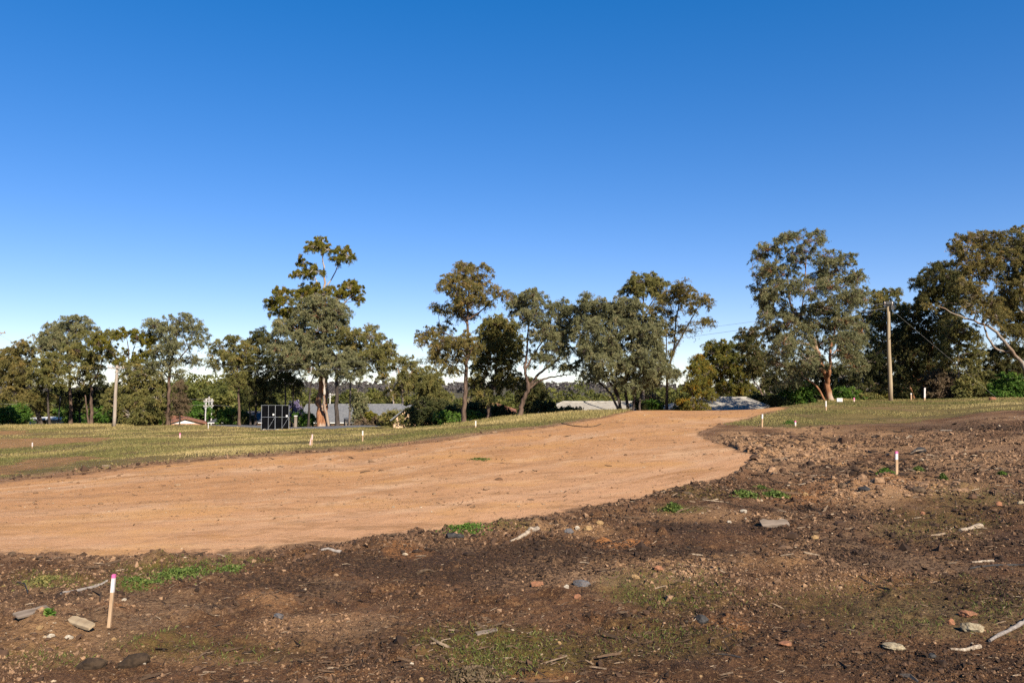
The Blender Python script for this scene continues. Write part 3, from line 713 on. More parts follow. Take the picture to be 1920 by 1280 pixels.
tree('silvery gum with curved leaning trunk and one long low limb at right', 56,
     [[(972, 785, 11), (980, 755, 10), (990, 725, 9), (984, 695, 6), (988, 650, 4), (992, 600, 2)], [(990, 727, 7), (1012, 700, 5), (1038, 680, 3), (1055, 660, 2)], [(992, 728, 5), (1015, 712, 4), (1040, 706, 3), (1068, 702, 1.5)], [(986, 690, 4), (1010, 650, 3), (1038, 615, 1.5)]],
     '1001 552 14 9;979 560 20 13;1004 566 24 15;973 580 17 14;1004 588 28 18;1052 574 22 12;1038 582 17 14;1063 580 11 10;1049 599 22 16;982 597 14 13;1021 616 24 16;1061 616 16 14;1044 627 22 14;1007 633 16 13;1035 650 22 14;1055 644 16 13;1066 664 11 10;1001 672 16 14;1027 672 18 11;1058 689 16 10;1070 692 9 7;960 570 10 9;1003 548 7 6', 'grey', 'brown', 1.05, 22, group=GC, comp=.6)
tree('dark bushy tree in shade below the silvery leaning gum', 66, [[(1003, 785, 5), (1003, 750, 4), (1000, 735, 2)]],
     '999 723 17 15;1007 735 14 13;1000 750 18 14;985 745 14;1010 760 14 12;990 765 14', 'dark', 'dark', 1.4, 23, group=GC, dull=-.1)
tree('many stemmed grey gum fanning up from one spot on the crest', 55,
     [[(1166, 772, 7), (1160, 745, 6), (1150, 715, 5), (1143, 680, 3.5), (1140, 620, 2)], [(1164, 772, 6), (1145, 738, 5), (1120, 715, 3.5), (1095, 695, 2)], [(1180, 772, 7), (1173, 735, 6), (1178, 700, 4), (1185, 660, 2.5), (1180, 610, 1.5)], [(1186, 772, 5), (1191, 738, 4), (1200, 700, 3), (1215, 660, 2)], [(1168, 772, 4), (1150, 728, 3.5), (1128, 700, 2), (1110, 680, 1.5)], [(1199, 770, 5), (1202, 738, 4), (1218, 712, 3), (1240, 698, 1.5)]],
     '1096 570 15 11;1125 575 20 13;1144 572 15 11;1086 582 14 12;1105 589 17 14;1137 594 20 15;1088 601 13 12;1113 611 18 14;1084 621 13 12;1176 570 22 12;1168 587 20 14;1195 575 12 10;1180 604 22 16;1205 606 22 17;1229 609 15 15;1210 626 24 17;1229 626 14 14;1183 628 22 16;1195 650 22 16;1224 645 18 16;1234 660 12 12;1210 669 22 15;1239 674 15 13;1147 640 14 12;1113 664 22 13;1098 664 14 12;1084 684 12 10;1127 679 22 14;1156 664 16 14;1118 696 16 12;1190 684 22 14;1219 696 18 13;1200 713 18 12;1248 696 15 12;1263 701 10 12;1176 703 16 12;1098 556 7 7;1150 605 18 14;1160 632 18 14;1150 655 18 14;1168 680 18 14;1135 655 18 14;1158 590 14 11;1110 705 18 11;1140 705 18 12;1160 716 16 10;1190 726 16 9;1225 712 18 12;1100 640 15 13;1125 630 18 14;1118 605 16 13;1105 655 16 13;1130 690 18 12;1210 690 20 14;1240 690 16 12', 'grey', 'dark', 1.2, 24, group=GC, comp=.8)
tree('dome topped gum standing up behind the many stemmed gum', 63, [[(1208, 775, 6), (1206, 680, 5), (1205, 600, 4), (1206, 570, 3), (1206, 540, 2)], [(1206, 590, 3), (1228, 558, 2), (1235, 545, 1)]],
     '1207 519 22 9;1185 536 20 12;1217 536 25 13;1234 534 14 12;1176 548 12 10;1197 550 18 9;1224 550 14 9;1241 560 12 10;1200 526 20 9', 'olive', 'grey', 1.3, 25, group=GC)
tree('sparse gum on a slim black trunk forking toward the open sky', 56,
     [[(1250, 770, 7), (1250, 735, 6), (1254, 690, 5), (1264, 650, 4), (1268, 600, 3), (1275, 560, 1.8)], [(1258, 668, 4), (1283, 622, 3), (1300, 592, 2), (1314, 566, 1.2)], [(1248, 690, 3), (1250, 640, 2.5), (1248, 600, 1.5)], [(1284, 622, 1.8), (1300, 617, 1)]],
     '1280 536 16 8;1268 543 15 11;1287 548 17 10;1256 548 12 10;1314 560 12 9;1321 570 12 10;1273 567 17 13;1246 570 15 13;1234 582 14 12;1297 570 12 10;1253 594 14 12;1248 611 16 13;1253 626 12 10;1319 604 14 5;1326 599 8 5;1304 609 9 5;1294 622 8 4;1277 616 9 7;1258 662 8 7;1296 585 9 7;1262 640 7 6', 'rust', 'dark', .85, 26, group=GC, comp=.25)
tree('young tree with orange and yellow autumn leaves beside the shaded roof', 54, [[(1308, 770, 3), (1309, 735, 2.5), (1310, 700, 1.5)], [(1306, 770, 2.5), (1298, 740, 2), (1294, 715, 1)]],
     '1299 682 12 10;1314 686 12 10;1297 698 14 12;1315 704 15 12;1326 700 12 12;1302 715 14 12;1318 722 15 12;1297 730 12 10;1311 742 14 10;1326 739 12 8;1286 754 14 9;1299 759 16 9;1314 761 12 8;1305 672 8', 'autumn', 'grey', 1., 27, group=GC)
GR = 'gum trees around and behind the shaded roof'
tree('round topped reddish gum rising behind the shaded roof', 90, [[(1352, 790, 6), (1352, 735, 5), (1350, 700, 3.5), (1350, 670, 2)], [(1353, 745, 4), (1368, 715, 3), (1380, 695, 1.5)]],
     '1348 645 20 8;1333 655 15 11;1365 652 17 11;1350 664 24 14;1323 676 16 12;1374 669 16 13;1389 681 14 12;1355 684 26 15;1335 698 17 14;1352 708 20 14;1374 696 18 14;1391 713 16 14;1379 727 18 12;1362 727 16 12;1394 730 14 12;1398 698 14 12;1330 712 14 12', 'autumn', 'grey', 1.3, 28, group=GR, dull=.12)
tree('dark gum with leaning pale limbs between the shaded roof and the big right gum', 82, [[(1440, 790, 5), (1428, 740, 4), (1412, 712, 3), (1405, 690, 2)], [(1442, 760, 3), (1432, 725, 2.5), (1428, 700, 1.5)]],
     '1408 621 17 9;1394 630 12 11;1418 633 14 13;1403 645 18 14;1418 655 16 14;1391 655 13 12;1411 674 18 14;1425 684 14 14;1413 693 14 12;1432 698 14 12;1442 722 13 10;1436 670 14', 'dark', 'pale', 1.2, 29, group=GR, dull=-.35)
# right group
GG = 'gum trees crowding the right side'
tree('big grey green gum with forked orange trunk on the grassy rise', 54,
     [[(1557, 755, 13), (1551, 718, 11), (1541, 690, 8), (1533, 655, 6), (1522, 630, 5), (1500, 605, 4), (1482, 570, 3), (1478, 515, 2)], [(1552, 718, 8), (1555, 690, 6.5), (1558, 655, 5), (1564, 620, 3.5), (1572, 560, 2)], [(1550, 755, 5), (1532, 725, 4), (1508, 708, 2.5)], [(1500, 605, 3), (1508, 540, 2.5), (1512, 480, 1.5)], [(1557, 668, 3), (1575, 650, 2.4), (1592, 635, 1.5)]],
     '1495 442 22 8;1529 445 20 9;1517 451 22 9;1464 451 15 10;1439 466 20 11;1461 473 12 9;1419 483 10 7;1512 471 18 12;1489 476 14 11;1501 490 18 12;1557 482 22 12;1582 485 17 12;1551 493 16 10;1593 493 9 8;1444 504 22 14;1433 518 14 13;1416 517 6 5;1470 513 20 14;1568 507 22 13;1607 516 16 11;1591 527 22 14;1534 518 25 16;1557 538 25 16;1425 541 16 13;1453 538 22 15;1487 538 16 14;1517 541 22 15;1607 552 20 13;1585 561 24 15;1619 558 10 10;1450 561 22 14;1430 561 13 12;1436 586 13 13;1456 586 24 15;1501 586 30 14;1546 577 30 17;1579 594 27 16;1444 611 20 14;1475 606 22 15;1517 611 28 16;1557 611 28 16;1591 611 22 15;1456 637 20 14;1492 639 26 15;1534 645 28 15;1579 637 26 16;1487 659 24 14;1517 673 22 14;1467 679 20 14;1495 690 18 12;1478 712 16 11;1591 662 24 16;1602 687 22 14;1600 640 18;1612 620 14;1535 690 14 10;1460 660 18', 'grey', 'orange', 1.1, 30, group=GG, comp=.5)
tree('pale gum whose top shows just behind the head of the timber pole', 67, [[(1650, 755, 6), (1648, 690, 5), (1655, 640, 3.5), (1660, 600, 2), (1662, 565, 1.5)]],
     '1669 547 15 8;1652 552 13 10;1678 552 11 8;1641 566 12 10;1658 569 12 10;1681 575 12 12;1692 586 10 10;1647 583 13 11;1630 589 13 11;1655 594 16 12;1683 600 14 12;1641 611 16 12;1621 603 14 12;1658 617 16 12;1670 635 16;1640 640 18 14;1690 632 14;1625 630 14', 'olive', 'grey', 1.05, 31, group=GG)
tree('dark low gum in shade between the orange trunk and the timber pole', 63, [[(1620, 755, 5), (1618, 720, 4), (1612, 690, 3)], [(1600, 755, 3), (1612, 720, 2.5), (1628, 695, 2)], [(1590, 755, 2.5), (1580, 735, 2.5), (1572, 720, 2)]],
     '1605 665 20 16;1630 675 18;1610 700 20;1640 705 18;1600 725 18 14;1630 730 20 14;1655 690 16 16;1660 725 18 14;1580 705 14;1650 660 16;1585 735 14 12;1570 690 12', 'dark', 'pale', 1.3, 32, group=GG, dull=-.2)
tree('dark olive gum with brown trunk right of the timber pole', 66, [[(1740, 755, 6), (1738, 715, 5), (1745, 680, 4), (1735, 640, 2.5)], [(1715, 755, 4), (1705, 720, 3.5), (1690, 695, 3), (1680, 650, 2)], [(1712, 738, 3), (1695, 715, 2.5), (1688, 706, 2)]],
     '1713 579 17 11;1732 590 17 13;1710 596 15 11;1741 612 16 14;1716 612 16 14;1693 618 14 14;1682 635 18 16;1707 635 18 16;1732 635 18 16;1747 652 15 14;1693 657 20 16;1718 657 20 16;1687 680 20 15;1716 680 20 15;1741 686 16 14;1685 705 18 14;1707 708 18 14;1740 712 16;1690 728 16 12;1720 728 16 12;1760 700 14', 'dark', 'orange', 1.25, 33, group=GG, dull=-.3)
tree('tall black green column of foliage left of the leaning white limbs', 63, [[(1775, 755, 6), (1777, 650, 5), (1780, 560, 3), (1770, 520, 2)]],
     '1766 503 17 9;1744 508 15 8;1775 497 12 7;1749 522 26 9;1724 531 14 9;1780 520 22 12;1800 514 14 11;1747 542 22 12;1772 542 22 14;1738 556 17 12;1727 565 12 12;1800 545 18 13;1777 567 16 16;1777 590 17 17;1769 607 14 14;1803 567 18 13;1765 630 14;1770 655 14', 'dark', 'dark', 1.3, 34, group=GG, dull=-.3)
tree('lighter green young gum with slim grey stem under the leaning limbs', 59, [[(1796, 752, 4), (1797, 690, 3), (1797, 650, 2), (1800, 625, 1.2)]],
     '1786 607 16 11;1806 618 18 14;1783 629 17 14;1822 635 16 14;1800 643 20 14;1777 649 15 13;1828 655 13 13;1811 663 18 14;1817 680 16 12;1789 680 14 11;1839 702 13 12;1822 700 14 12;1775 668 12;1768 690 12 10;1798 705 12', 'olive', 'grey', 1.2, 35, group=GG)
tree('large umbrella crowned gum leaning in from the right on white limbs', 56,
     [[(1948, 752, 9), (1925, 697, 7), (1897, 657, 5.2), (1862, 617, 4.2), (1842, 607, 3.4), (1800, 592, 4), (1755, 572, 2)], [(1843, 608, 5), (1843, 580, 4), (1838, 545, 3.5), (1835, 510, 2), (1830, 480, 1.5)], [(1900, 660, 4.5), (1870, 655, 4.2), (1852, 632, 4), (1846, 612, 3.2)]],
     '1794 452 17 10;1817 447 20 10;1842 444 22 9;1867 442 17 9;1789 466 11 10;1811 469 17 11;1834 461 20 11;1856 461 15 10;1800 477 10 7;1831 477 15 8;1817 492 20 11;1828 500 17 12;1851 489 12 9;1814 508 12 10;1862 500 14 10;1873 494 14 10;1853 517 16 10;1817 531 20 12;1800 531 16 11;1822 551 20 13;1822 567 16 10;1834 584 14 10;1859 567 18 14;1867 590 18 13;1740 575 12 8', 'rust', 'limb', 1.05, 36, group=GG, comp=.5)
tree('tall brown crowned gum cut by the right picture edge', 62, [[(1960, 755, 10), (1945, 680, 8), (1930, 600, 6), (1915, 540, 4), (1905, 480, 2)], [(1930, 600, 4), (1905, 575, 3), (1880, 560, 2)]],
     '1873 466 20 16;1893 461 22 15;1912 430 14 7;1915 441 10 6;1915 466 18 17;1890 483 22 14;1912 489 20 14;1890 506 22 13;1912 514 18 14;1893 525 22 14;1915 534 18 14;1890 545 22 14;1912 556 20 15;1879 573 20 15;1904 576 22 16;1873 590 18 14;1896 598 20 15;1915 601 18 16;1901 618 20 14;1884 618 14 12;1915 624 16 14;1940 460 22 16;1945 500 24 18;1945 540 24 18;1945 580 24 18;1940 620 22;1930 445 16 10;1965 520 24 20;1965 570 24 20', 'rust', 'pale', 1.15, 37, group=GG, dull=.12)
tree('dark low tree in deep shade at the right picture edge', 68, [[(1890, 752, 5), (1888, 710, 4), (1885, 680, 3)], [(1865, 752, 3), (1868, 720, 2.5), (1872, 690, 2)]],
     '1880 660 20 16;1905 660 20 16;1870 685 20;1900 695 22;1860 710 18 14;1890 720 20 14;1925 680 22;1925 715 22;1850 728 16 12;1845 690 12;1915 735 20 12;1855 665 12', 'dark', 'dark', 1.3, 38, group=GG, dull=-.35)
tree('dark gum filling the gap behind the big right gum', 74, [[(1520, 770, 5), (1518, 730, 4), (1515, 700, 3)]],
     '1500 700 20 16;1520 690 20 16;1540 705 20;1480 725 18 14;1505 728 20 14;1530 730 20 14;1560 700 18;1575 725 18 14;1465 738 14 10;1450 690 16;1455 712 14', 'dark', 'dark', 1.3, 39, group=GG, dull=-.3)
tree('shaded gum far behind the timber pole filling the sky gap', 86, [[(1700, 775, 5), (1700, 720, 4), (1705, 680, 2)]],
     '1660 660 20;1690 665 22;1720 660 20;1750 665 20;1670 690 22;1700 695 22;1735 700 22;1765 690 20;1650 715 20;1680 722 22;1715 725 22;1750 728 20;1780 720 18;1810 715 18;1835 722 18;1640 690 18', 'dark', 'dark', 1.2, 40, group=GG, dull=-.2)

# ------------------------------------------------------------------ shrubs
def shrub(label, px, py, wpx, hpx, D, leaf, seed, dens=1.3, cat='shrub', name='shrub', group='shrubs and bushes behind the field', droop=.1, n=None):
    r = np.random.default_rng(seed + 500)
    k = n or max(5, int(wpx * hpx / 130))
    L = []
    for i in range(k):
        a = r.uniform(-1, 1); b = r.random() ** .8
        if abs(a) > math.sqrt(max(0, 1 - (b * .9) ** 2)) + .1: a *= .5
        s = r.uniform(.7, 1.2)
        L.append([px + a * wpx * .42, py - hpx * (.12 + .72 * b), max(6, .24 * wpx * s), max(5, .2 * hpx * s + 2)])
    tr = [[(px, py, 2.5), (px + r.normal() * 2, py - hpx * .35, 2), (px + r.normal() * 4, py - hpx * .6, 1)]]
    for j in (-1, 1):
        tr.append([(px + j * wpx * .15, py - 1, 2), (px + j * wpx * .24, py - hpx * .5, 1)])
    return tree(label, D, tr, L, leaf, 'grey', dens, seed, name, cat, group, leafpx=(4.4, 1.9), droop=droop, comp=.4)
for a in (
 ('dark green bush between the left building and the picture edge', 33, 797, 42, 36, 126, 'green', 1),
 ('low dark bush at the far left behind the pole stub', 8, 797, 40, 30, 122, 'green', 2),
 ('bright green hedge bush behind the dark street lamp post', 128, 798, 40, 42, 134, 'green', 3),
 ('small green bush right of the street lamp post', 126, 798, 22, 16, 118, 'green', 4),
 ('large bright green round bush behind the white gable', 368, 798, 50, 40, 146, 'green', 5),
 ('green bush in front of the dark shaded house', 432, 796, 52, 30, 104, 'green', 6),
 ('darker green bush by the thin brown trunk', 466, 797, 36, 24, 103, 'dark', 7),
 ('bright leafy green bush at the left end of the paling fence', 571, 797, 36, 28, 95, 'green', 8),
 ('lilac flowering bush behind the right edge of the panel frame', 553, 790, 26, 34, 109, 'lilac', 9),
 ('brownish scrub in front of the slate roof', 700, 800, 60, 22, 91, 'bare', 10),
 ('upright blue grey young conifer in front of the slate roof', 673, 797, 20, 62, 92, 'grey', 11),
 ('small yellow green ball shaped bush before the slate roof', 695, 789, 14, 14, 90.5, 'gold', 12),
 ('twiggy olive scrub below the brick gable', 745, 799, 60, 30, 88, 'olive', 13),
 ('dark shaded thicket left of the tall brown trunk', 808, 799, 70, 48, 72, 'dark', 14),
 ('light green fern like bush at the foot of the tall brown trunk', 838, 796, 44, 22, 61, 'green', 15),
 ('bright green bush just right of the tall brown trunk', 884, 795, 32, 26, 63, 'green', 16),
 ('dark thicket between the olive gum and the silvery gum', 942, 790, 44, 30, 65, 'dark', 17),
 ('dark thicket before the terracotta roof', 900, 790, 70, 34, 67, 'dark', 34),
 ('black green bush at the shaded end of the pale tiled roof', 1018, 782, 40, 28, 64, 'dark', 18),
 ('round bright green bush on the crest beside the slim black trunk', 1230, 770, 34, 22, 57, 'green', 19),
 ('olive bush under the autumn coloured young tree', 1284, 772, 40, 24, 56, 'olive', 20),
 ('pale dry bush beside the many stemmed gum', 1218, 768, 26, 34, 66, 'bare', 21),
 ('dark glossy green thicket left of the forked orange trunk', 1500, 760, 60, 40, 57, 'green', 22),
 ('low dark bush at the right end of the shaded roof', 1462, 768, 40, 28, 56, 'dark', 23),
 ('leafy bush right behind the forked orange trunk', 1580, 754, 40, 30, 58, 'green', 24),
 ('low yellowish scrub between the orange trunk and the white board', 1618, 752, 60, 16, 60, 'olive', 25),
 ('low orange flowering scrub left of the timber pole', 1645, 750, 44, 12, 62, 'autumn', 26),
 ('low green scrub right of the timber pole', 1700, 750, 60, 16, 68, 'green', 27),
 ('grey brown brushy thicket left of the stay wire', 1768, 752, 60, 56, 60, 'bare', 28),
 ('leafy green bush where the stay wire meets the ground', 1818, 750, 50, 40, 58, 'olive', 29),
 ('green bush at the right edge below the white limb', 1895, 748, 60, 50, 57, 'green', 30),
 ('pale green bush behind the stay wire foot', 1850, 750, 40, 30, 60, 'olive', 31),
 ('dark green shaded bush behind the grey green bushy tree', 200, 800, 50, 40, 112, 'green', 32),
 ('yellow green bush at the foot of the grey green bushy tree', 300, 798, 30, 24, 106, 'green', 33),
 ('dark low scrub filling the gap right of the silvery gum', 1060, 776, 46, 18, 60, 'dark', 35),
 ('olive scrub between the many stemmed gum and the slim black trunk', 1205, 770, 30, 26, 60, 'dark', 36),
 ('dark tall shrub behind the brown trunk in the centre', 855, 796, 36, 40, 70, 'dark', 37),
 ('dark shrub behind the leaning pale limbs by the shaded roof', 1420, 775, 44, 34, 76, 'dark', 38),
): shrub(a[0], *a[1:6], a[6], a[7])

# ------------------------------------------------------------------ woodland masses
def woodland(name, spec, leaf, seed, size, nleaf, aspect=.75, lw=(.30, .16), zf=None):
    r = np.random.default_rng(seed); C = Geo()
    for (x, y, h) in spec:
        z = zf(np.array([x]), np.array([y]))[0]
        k = int(r.integers(4, 8)); rad = h * .42
        for _ in range(k):
            c = np.array([x + r.normal() * rad * .5, y + r.normal() * rad * .5, z + h * (.45 + .42 * r.random())])
            s = rad * r.uniform(.35, .65)
            d = r.normal(size=(nleaf, 3)); d[:, 2] += .4; d /= np.linalg.norm(d, axis=1)[:, None]
            P = c + d * s * (r.random((nleaf, 1)) ** .35) * np.array([1, 1, aspect])
            hue = np.clip(r.normal(.4, .22) + r.normal(size=nleaf) * .14, 0, 1)
            C.add(*leaves(P, size * lw[0] * 10 / 3, size * lw[1] * 10 / 3, hue, .2, 1., r))
        # trunk-like lower leaves keep the crowns grounded
        P = np.array([x, y, z]) + np.stack([r.normal(size=nleaf) * rad * .35, r.normal(size=nleaf) * rad * .35, r.random(nleaf) * h * .5], 1)
        C.add(*leaves(P, size * lw[0] * 10 / 3, size * lw[1] * 10 / 3, np.full(nleaf, .2), .2, 1., r))
    o = link(name, C.mesh(name), LEAF[leaf]); return tag(o, kind='stuff')
def scatter(n, x0, x1, y0, y1, top, seed, jitter=1.5):
    """trees at random depth whose tops reach the given photo row profile"""
    r = np.random.default_rng(seed); out = []
    for _ in range(n):
        px = r.uniform(x0, x1); Y = r.uniform(y0, y1)
        X = (px - 960) / F * Y
        row = np.interp(px, [t[0] for t in top], [t[1] for t in top]) + abs(r.normal()) * 9
        h = max(3., float(zat(row, Y)) - float(zbase(np.array([X]), np.array([Y]))[0]) + r.normal() * jitter)
        out.append((X, Y, h))
    return out
zb = lambda x, y: zbase(x, y)
woodland('valley_woodland', scatter(260, -250, 1460, 190, 420, [(-250, 728), (0, 735), (300, 722), (345, 712), (430, 712), (520, 722), (560, 728), (760, 736), (820, 738), (1040, 742), (1100, 742), (1200, 735), (1240, 732), (1460, 735)], 21), 'valley', 22, 1., 70, zf=zb)
woodland('valley_woodland', scatter(60, 330, 520, 150, 210, [(330, 716), (360, 711), (420, 712), (520, 735)], 23), 'valley', 24, .8, 90, zf=zb)
woodland('valley_woodland', scatter(90, -200, 330, 150, 230, [(-200, 740), (40, 752), (120, 750), (330, 735)], 25), 'valley', 26, .8, 80, zf=zb)
woodland('valley_woodland', scatter(70, 1020, 1300, 120, 190, [(1020, 752), (1100, 750), (1120, 752), (1165, 735), (1180, 730), (1240, 732), (1300, 740)], 27), 'valley', 28, .7, 80, zf=zb)
woodland('valley_woodland', scatter(60, 1400, 2300, 110, 200, [(1400, 735), (1500, 738), (1600, 720), (2300, 720)], 29), 'dark', 30, .8, 80, zf=zb)
rw = np.random.default_rng(31); sp_ = []
while len(sp_) < 1500:
    Y = rw.uniform(950, 1900); X = rw.uniform(-.72, .72) * Y
    sp_.append((X, Y, rw.uniform(5, 9)))
woodland('hill_woodland', sp_, 'hill', 32, 3.2, 9, zf=hz, lw=(.3, .22))

# ------------------------------------------------------------------ houses
SLATE = simple('slate_tile', (.13, .135, .145), (.22, .22, .225), 4., .7, .3, .4)
PALET = simple('pale_tile', (.30, .27, .23), (.42, .39, .34), 3., .75, .3, .4)
TERRA = simple('terracotta_tile', (.20, .085, .05), (.30, .14, .08), 4., .8, .2, .4)
SHADESL = simple('shaded_slate_tile', (.045, .047, .055), (.09, .09, .10), 4., .8, .3, .4)  # slate with the tree shade put into its colour
WHITE = simple('white_paint', (.72, .70, .66), (.80, .78, .75), 2., .6, .3, .1)
YELW = simple('yellow_paint', (.62, .50, .16), (.70, .58, .24), 2., .7, .3, .1)
METAL = simple('galvanised_metal', (.30, .31, .32), (.45, .46, .47), 6., .45, .4, .1)
def brickmat(name, a, b, mo):
    t = NT(name); d = t.n('ShaderNodeTexBrick')
    m = t.scale(t.pos(), (1, 1, 1)); sx = t.n('ShaderNodeSeparateXYZ'); t.l(m, sx.inputs[0])
    cb = t.n('ShaderNodeCombineXYZ'); t.l(t.math('ADD', sx.outputs[0], sx.outputs[1]), cb.inputs[0]); t.l(sx.outputs[2], cb.inputs[1])
    t.l(cb.outputs[0], d.inputs['Vector']); d.inputs['Scale'].default_value = 1
    d.inputs['Brick Width'].default_value = .24; d.inputs['Row Height'].default_value = .085; d.inputs['Mortar Size'].default_value = .008
    for k, v in zip(('Color1', 'Color2', 'Mortar'), (a, b, mo)): d.inputs[k].default_value = (*v, 1)
    return t.done(t.bsdf(d.outputs['Color'], .9, .2))
BRICK = brickmat('red_brick', (.34, .15, .09), (.42, .21, .13), (.45, .40, .34))
TANBR = brickmat('tan_brick', (.46, .28, .15), (.55, .36, .20), (.5, .45, .38))
GLASS = NT('window_glass'); GLASS = GLASS.done(GLASS.bsdf((.03, .04, .05), .08, .6))
TIMB = simple('weathered_timber', (.17, .13, .10), (.30, .25, .20), 5., .85, .2, .5, stretch=(1, 1, .15))

def roof_slope(mb, a, b, c, d, rows, th=.05):
    """courses of tiles between eave a-b and ridge d-c; each course overlaps the one below"""
    a, b, c, d = map(Vector, (a, b, c, d)); nrm = (b - a).cross(d - a).normalized()
    for i in range(rows):
        t0 = i / rows; t1 = min(1, (i + 1.15) / rows)
        p, q = a.lerp(d, t0), b.lerp(c, t0); s, r_ = a.lerp(d, t1), b.lerp(c, t1)
        up = nrm * th
        V = [p + up, q + up, r_ + nrm * .008, s + nrm * .008, p, q]
        mb.add(V, ((0, 1, 2, 3), (4, 5, 1, 0)))
def house(name, label, x0, x1, D, ridge_row, eave_row, depth, wallm, roofm, rows=14, hip0=0., hip1=0., rot=0., gx=None, zg=None, cat='house', win=()):
    """ridge runs left-right; x0,x1 photo columns at depth D of the front eave"""
    W = (x1 - x0) / F * D; cx = ((x0 + x1) / 2 - 960) / F * D
    ze = zat(eave_row, D); zr = zat(ridge_row, D + depth / 2)
    g = zg if zg is not None else float(zbase(np.array([cx]), np.array([D + 2]))[0])
    root = thing(name, label, cat, (cx, D + depth / 2, g), 'houses below the crest', rot)
    h, e, r_ = W / 2, ze - g, zr - g; dp = depth / 2
    m = MB(); m.box((0, 0, (e - .15) / 2), (W - .9, depth - .9, e - .15))
    for s, hip in ((-1, hip0), (1, hip1)):
        if hip == 0:
            x = s * (h - .45); V = [(x, -dp + .45, e - .15), (x, dp - .45, e - .15), (x, 0, r_ - .12)]
            m.add(V, ((0, 1, 2),))
    m.build('wall', wallm, root)
    m = MB()
    roof_slope(m, (-h, -dp, e), (h, -dp, e), (h - hip1, 0, r_), (-h + hip0, 0, r_), rows)
    roof_slope(m, (h, dp, e), (-h, dp, e), (-h + hip0, 0, r_), (h - hip1, 0, r_), rows)
    if hip0: roof_slope(m, (-h, dp, e), (-h, -dp, e), (-h + hip0, 0, r_), (-h + hip0, 0, r_), rows)
    if hip1: roof_slope(m, (h, -dp, e), (h, dp, e), (h - hip1, 0, r_), (h - hip1, 0, r_), rows)
    m.tube([(-h + hip0, 0, r_ + .03), (h - hip1, 0, r_ + .03)], [.11, .11], 6)
    for sx, hp in ((-1, hip0), (1, hip1)):
        if hp:
            for sy in (-1, 1): m.tube([(sx * h, sy * dp, e + .03), (sx * (h - hp), 0, r_ + .03)], [.08, .08], 6)
    rf = m.build('roof', roofm, root)
    m = MB()
    for sy in (-1, 1):
        m = MB(); m.tube([(-h, sy * (dp + .06), e - .06), (h, sy * (dp + .06), e - .06)], [.075, .075], 6); m.build('gutter', WHITE, root)
    for (u, wv) in win:
        z = e - 1.15
        m = MB()
        for dx in (-wv / 2, wv / 2): m.box((u * W + dx, -dp + .43, z), (.07, .08, 1.2))
        for dz_ in (-.6, .6): m.box((u * W, -dp + .43, z + dz_), (wv + .07, .08, .07))
        f = m.build('window', WHITE, root)
        m = MB(); m.box((u * W, -dp + .44, z), (wv - .07, .03, 1.13)); m.build('pane', GLASS, f)
    return root
house('brick_house', 'long house with grey slate roof behind the paling fence', 556, 792, 113, 758.5, 792, 9.5, TANBR, SLATE, 16, .3, 3.6, win=((-.2, 1.8), (.1, 1.8)))
house('brick_house', 'low house with terracotta roof half hidden behind the central gums', 850, 968, 84, 758, 773, 9, TANBR, TERRA, 12, 2., 2., win=((-.2, 1.6), (.2, 1.6)))
house('brick_house', 'house with pale cream tiled roof behind the many stemmed gum', 1006, 1262, 66, 754.5, 777, 8.5, TANBR, PALET, 15, 2.4, 2.4, win=((-.25, 1.6), (.2, 1.6)))
house('brick_house', 'house with pale roof dappled by tree shade on the crest', 1268, 1462, 63, 746.5, 770, 8, TANBR, PALET, 15, 2.2, 1.5, win=((0, 1.6),))
house('brick_house', 'dark roofed house in shade behind the green bushes', 392, 505, 122, 772, 792, 9, TANBR, SHADESL, 12, 2.4, 2.4, win=((-.2, 1.6),))
# small tan brick wing with its gable to the field
def gable_front(name, label, x0, x1, D, apex_row, eave_row, depth, wallm, roofm, gablem, over=.35, win=True):
    W = (x1 - x0) / F * D; cx = ((x0 + x1) / 2 - 960) / F * D
    ze, zr = zat(eave_row, D), zat(apex_row, D)
    g = float(zbase(np.array([cx]), np.array([D + 2]))[0]); e, r_ = ze - g, zr - g
    root = thing(name, label, 'house', (cx, D, g), 'houses below the crest'); h = W / 2
    m = MB(); m.box((0, depth / 2, e / 2), (W - .5, depth, e)); m.build('wall', wallm, root)
    m = MB(); m.add([(-h + .2, -.02, e), (h - .2, -.02, e), (0, -.02, r_ - .06), (-h + .2, .1, e), (h - .2, .1, e), (0, .1, r_ - .06)], ((0, 1, 2), (0, 2, 5, 3), (1, 4, 5, 2), (3, 5, 4)))
    m.build('gable', gablem, root)
    m = MB()
    roof_slope(m, (-h, depth, e - .05), (-h, -over, e - .05), (0, -over, r_), (0, depth, r_), 9)
    roof_slope(m, (h, -over, e - .05), (h, depth, e - .05), (0, depth, r_), (0, -over, r_), 9)
    for s in (-1, 1): m.bar((s * h, -over, e - .1), (0, -over, r_ - .05), .1)
    rf = m.build('roof', roofm, root)
    if not win: return root
    m = MB()
    for dx in (-.8, .8): m.box((dx, -.03, e - 1.3), (.08, .1, 1.3))
    for dz_ in (-.62, .62): m.box((0, -.03, e - 1.3 + dz_), (1.6, .1, .08))
    f = m.build('window', WHITE, root); m = MB(); m.box((0, -.015, e - 1.3), (1.5, .03, 1.2)); m.build('pane', GLASS, f)
    return root
gable_front('brick_house', 'white gabled house end with terracotta verge below the grass crest', 312, 388, 131, 783.5, 793.5, 9, BRICK, TERRA, WHITE).rotation_euler = (0, 0, .39)
gable_front('brick_house', 'tan brick gable lit by sun at the right of the slate roof', 734, 800, 87, 759.5, 786, 8, TANBR, SLATE, TANBR, win=False)
rb = house('brick_house', 'red brick house with tall chimney behind the red brown trunk', 294, 340, 139, 780, 789, 8, BRICK, TERRA, 10, 1.2, 1.2)
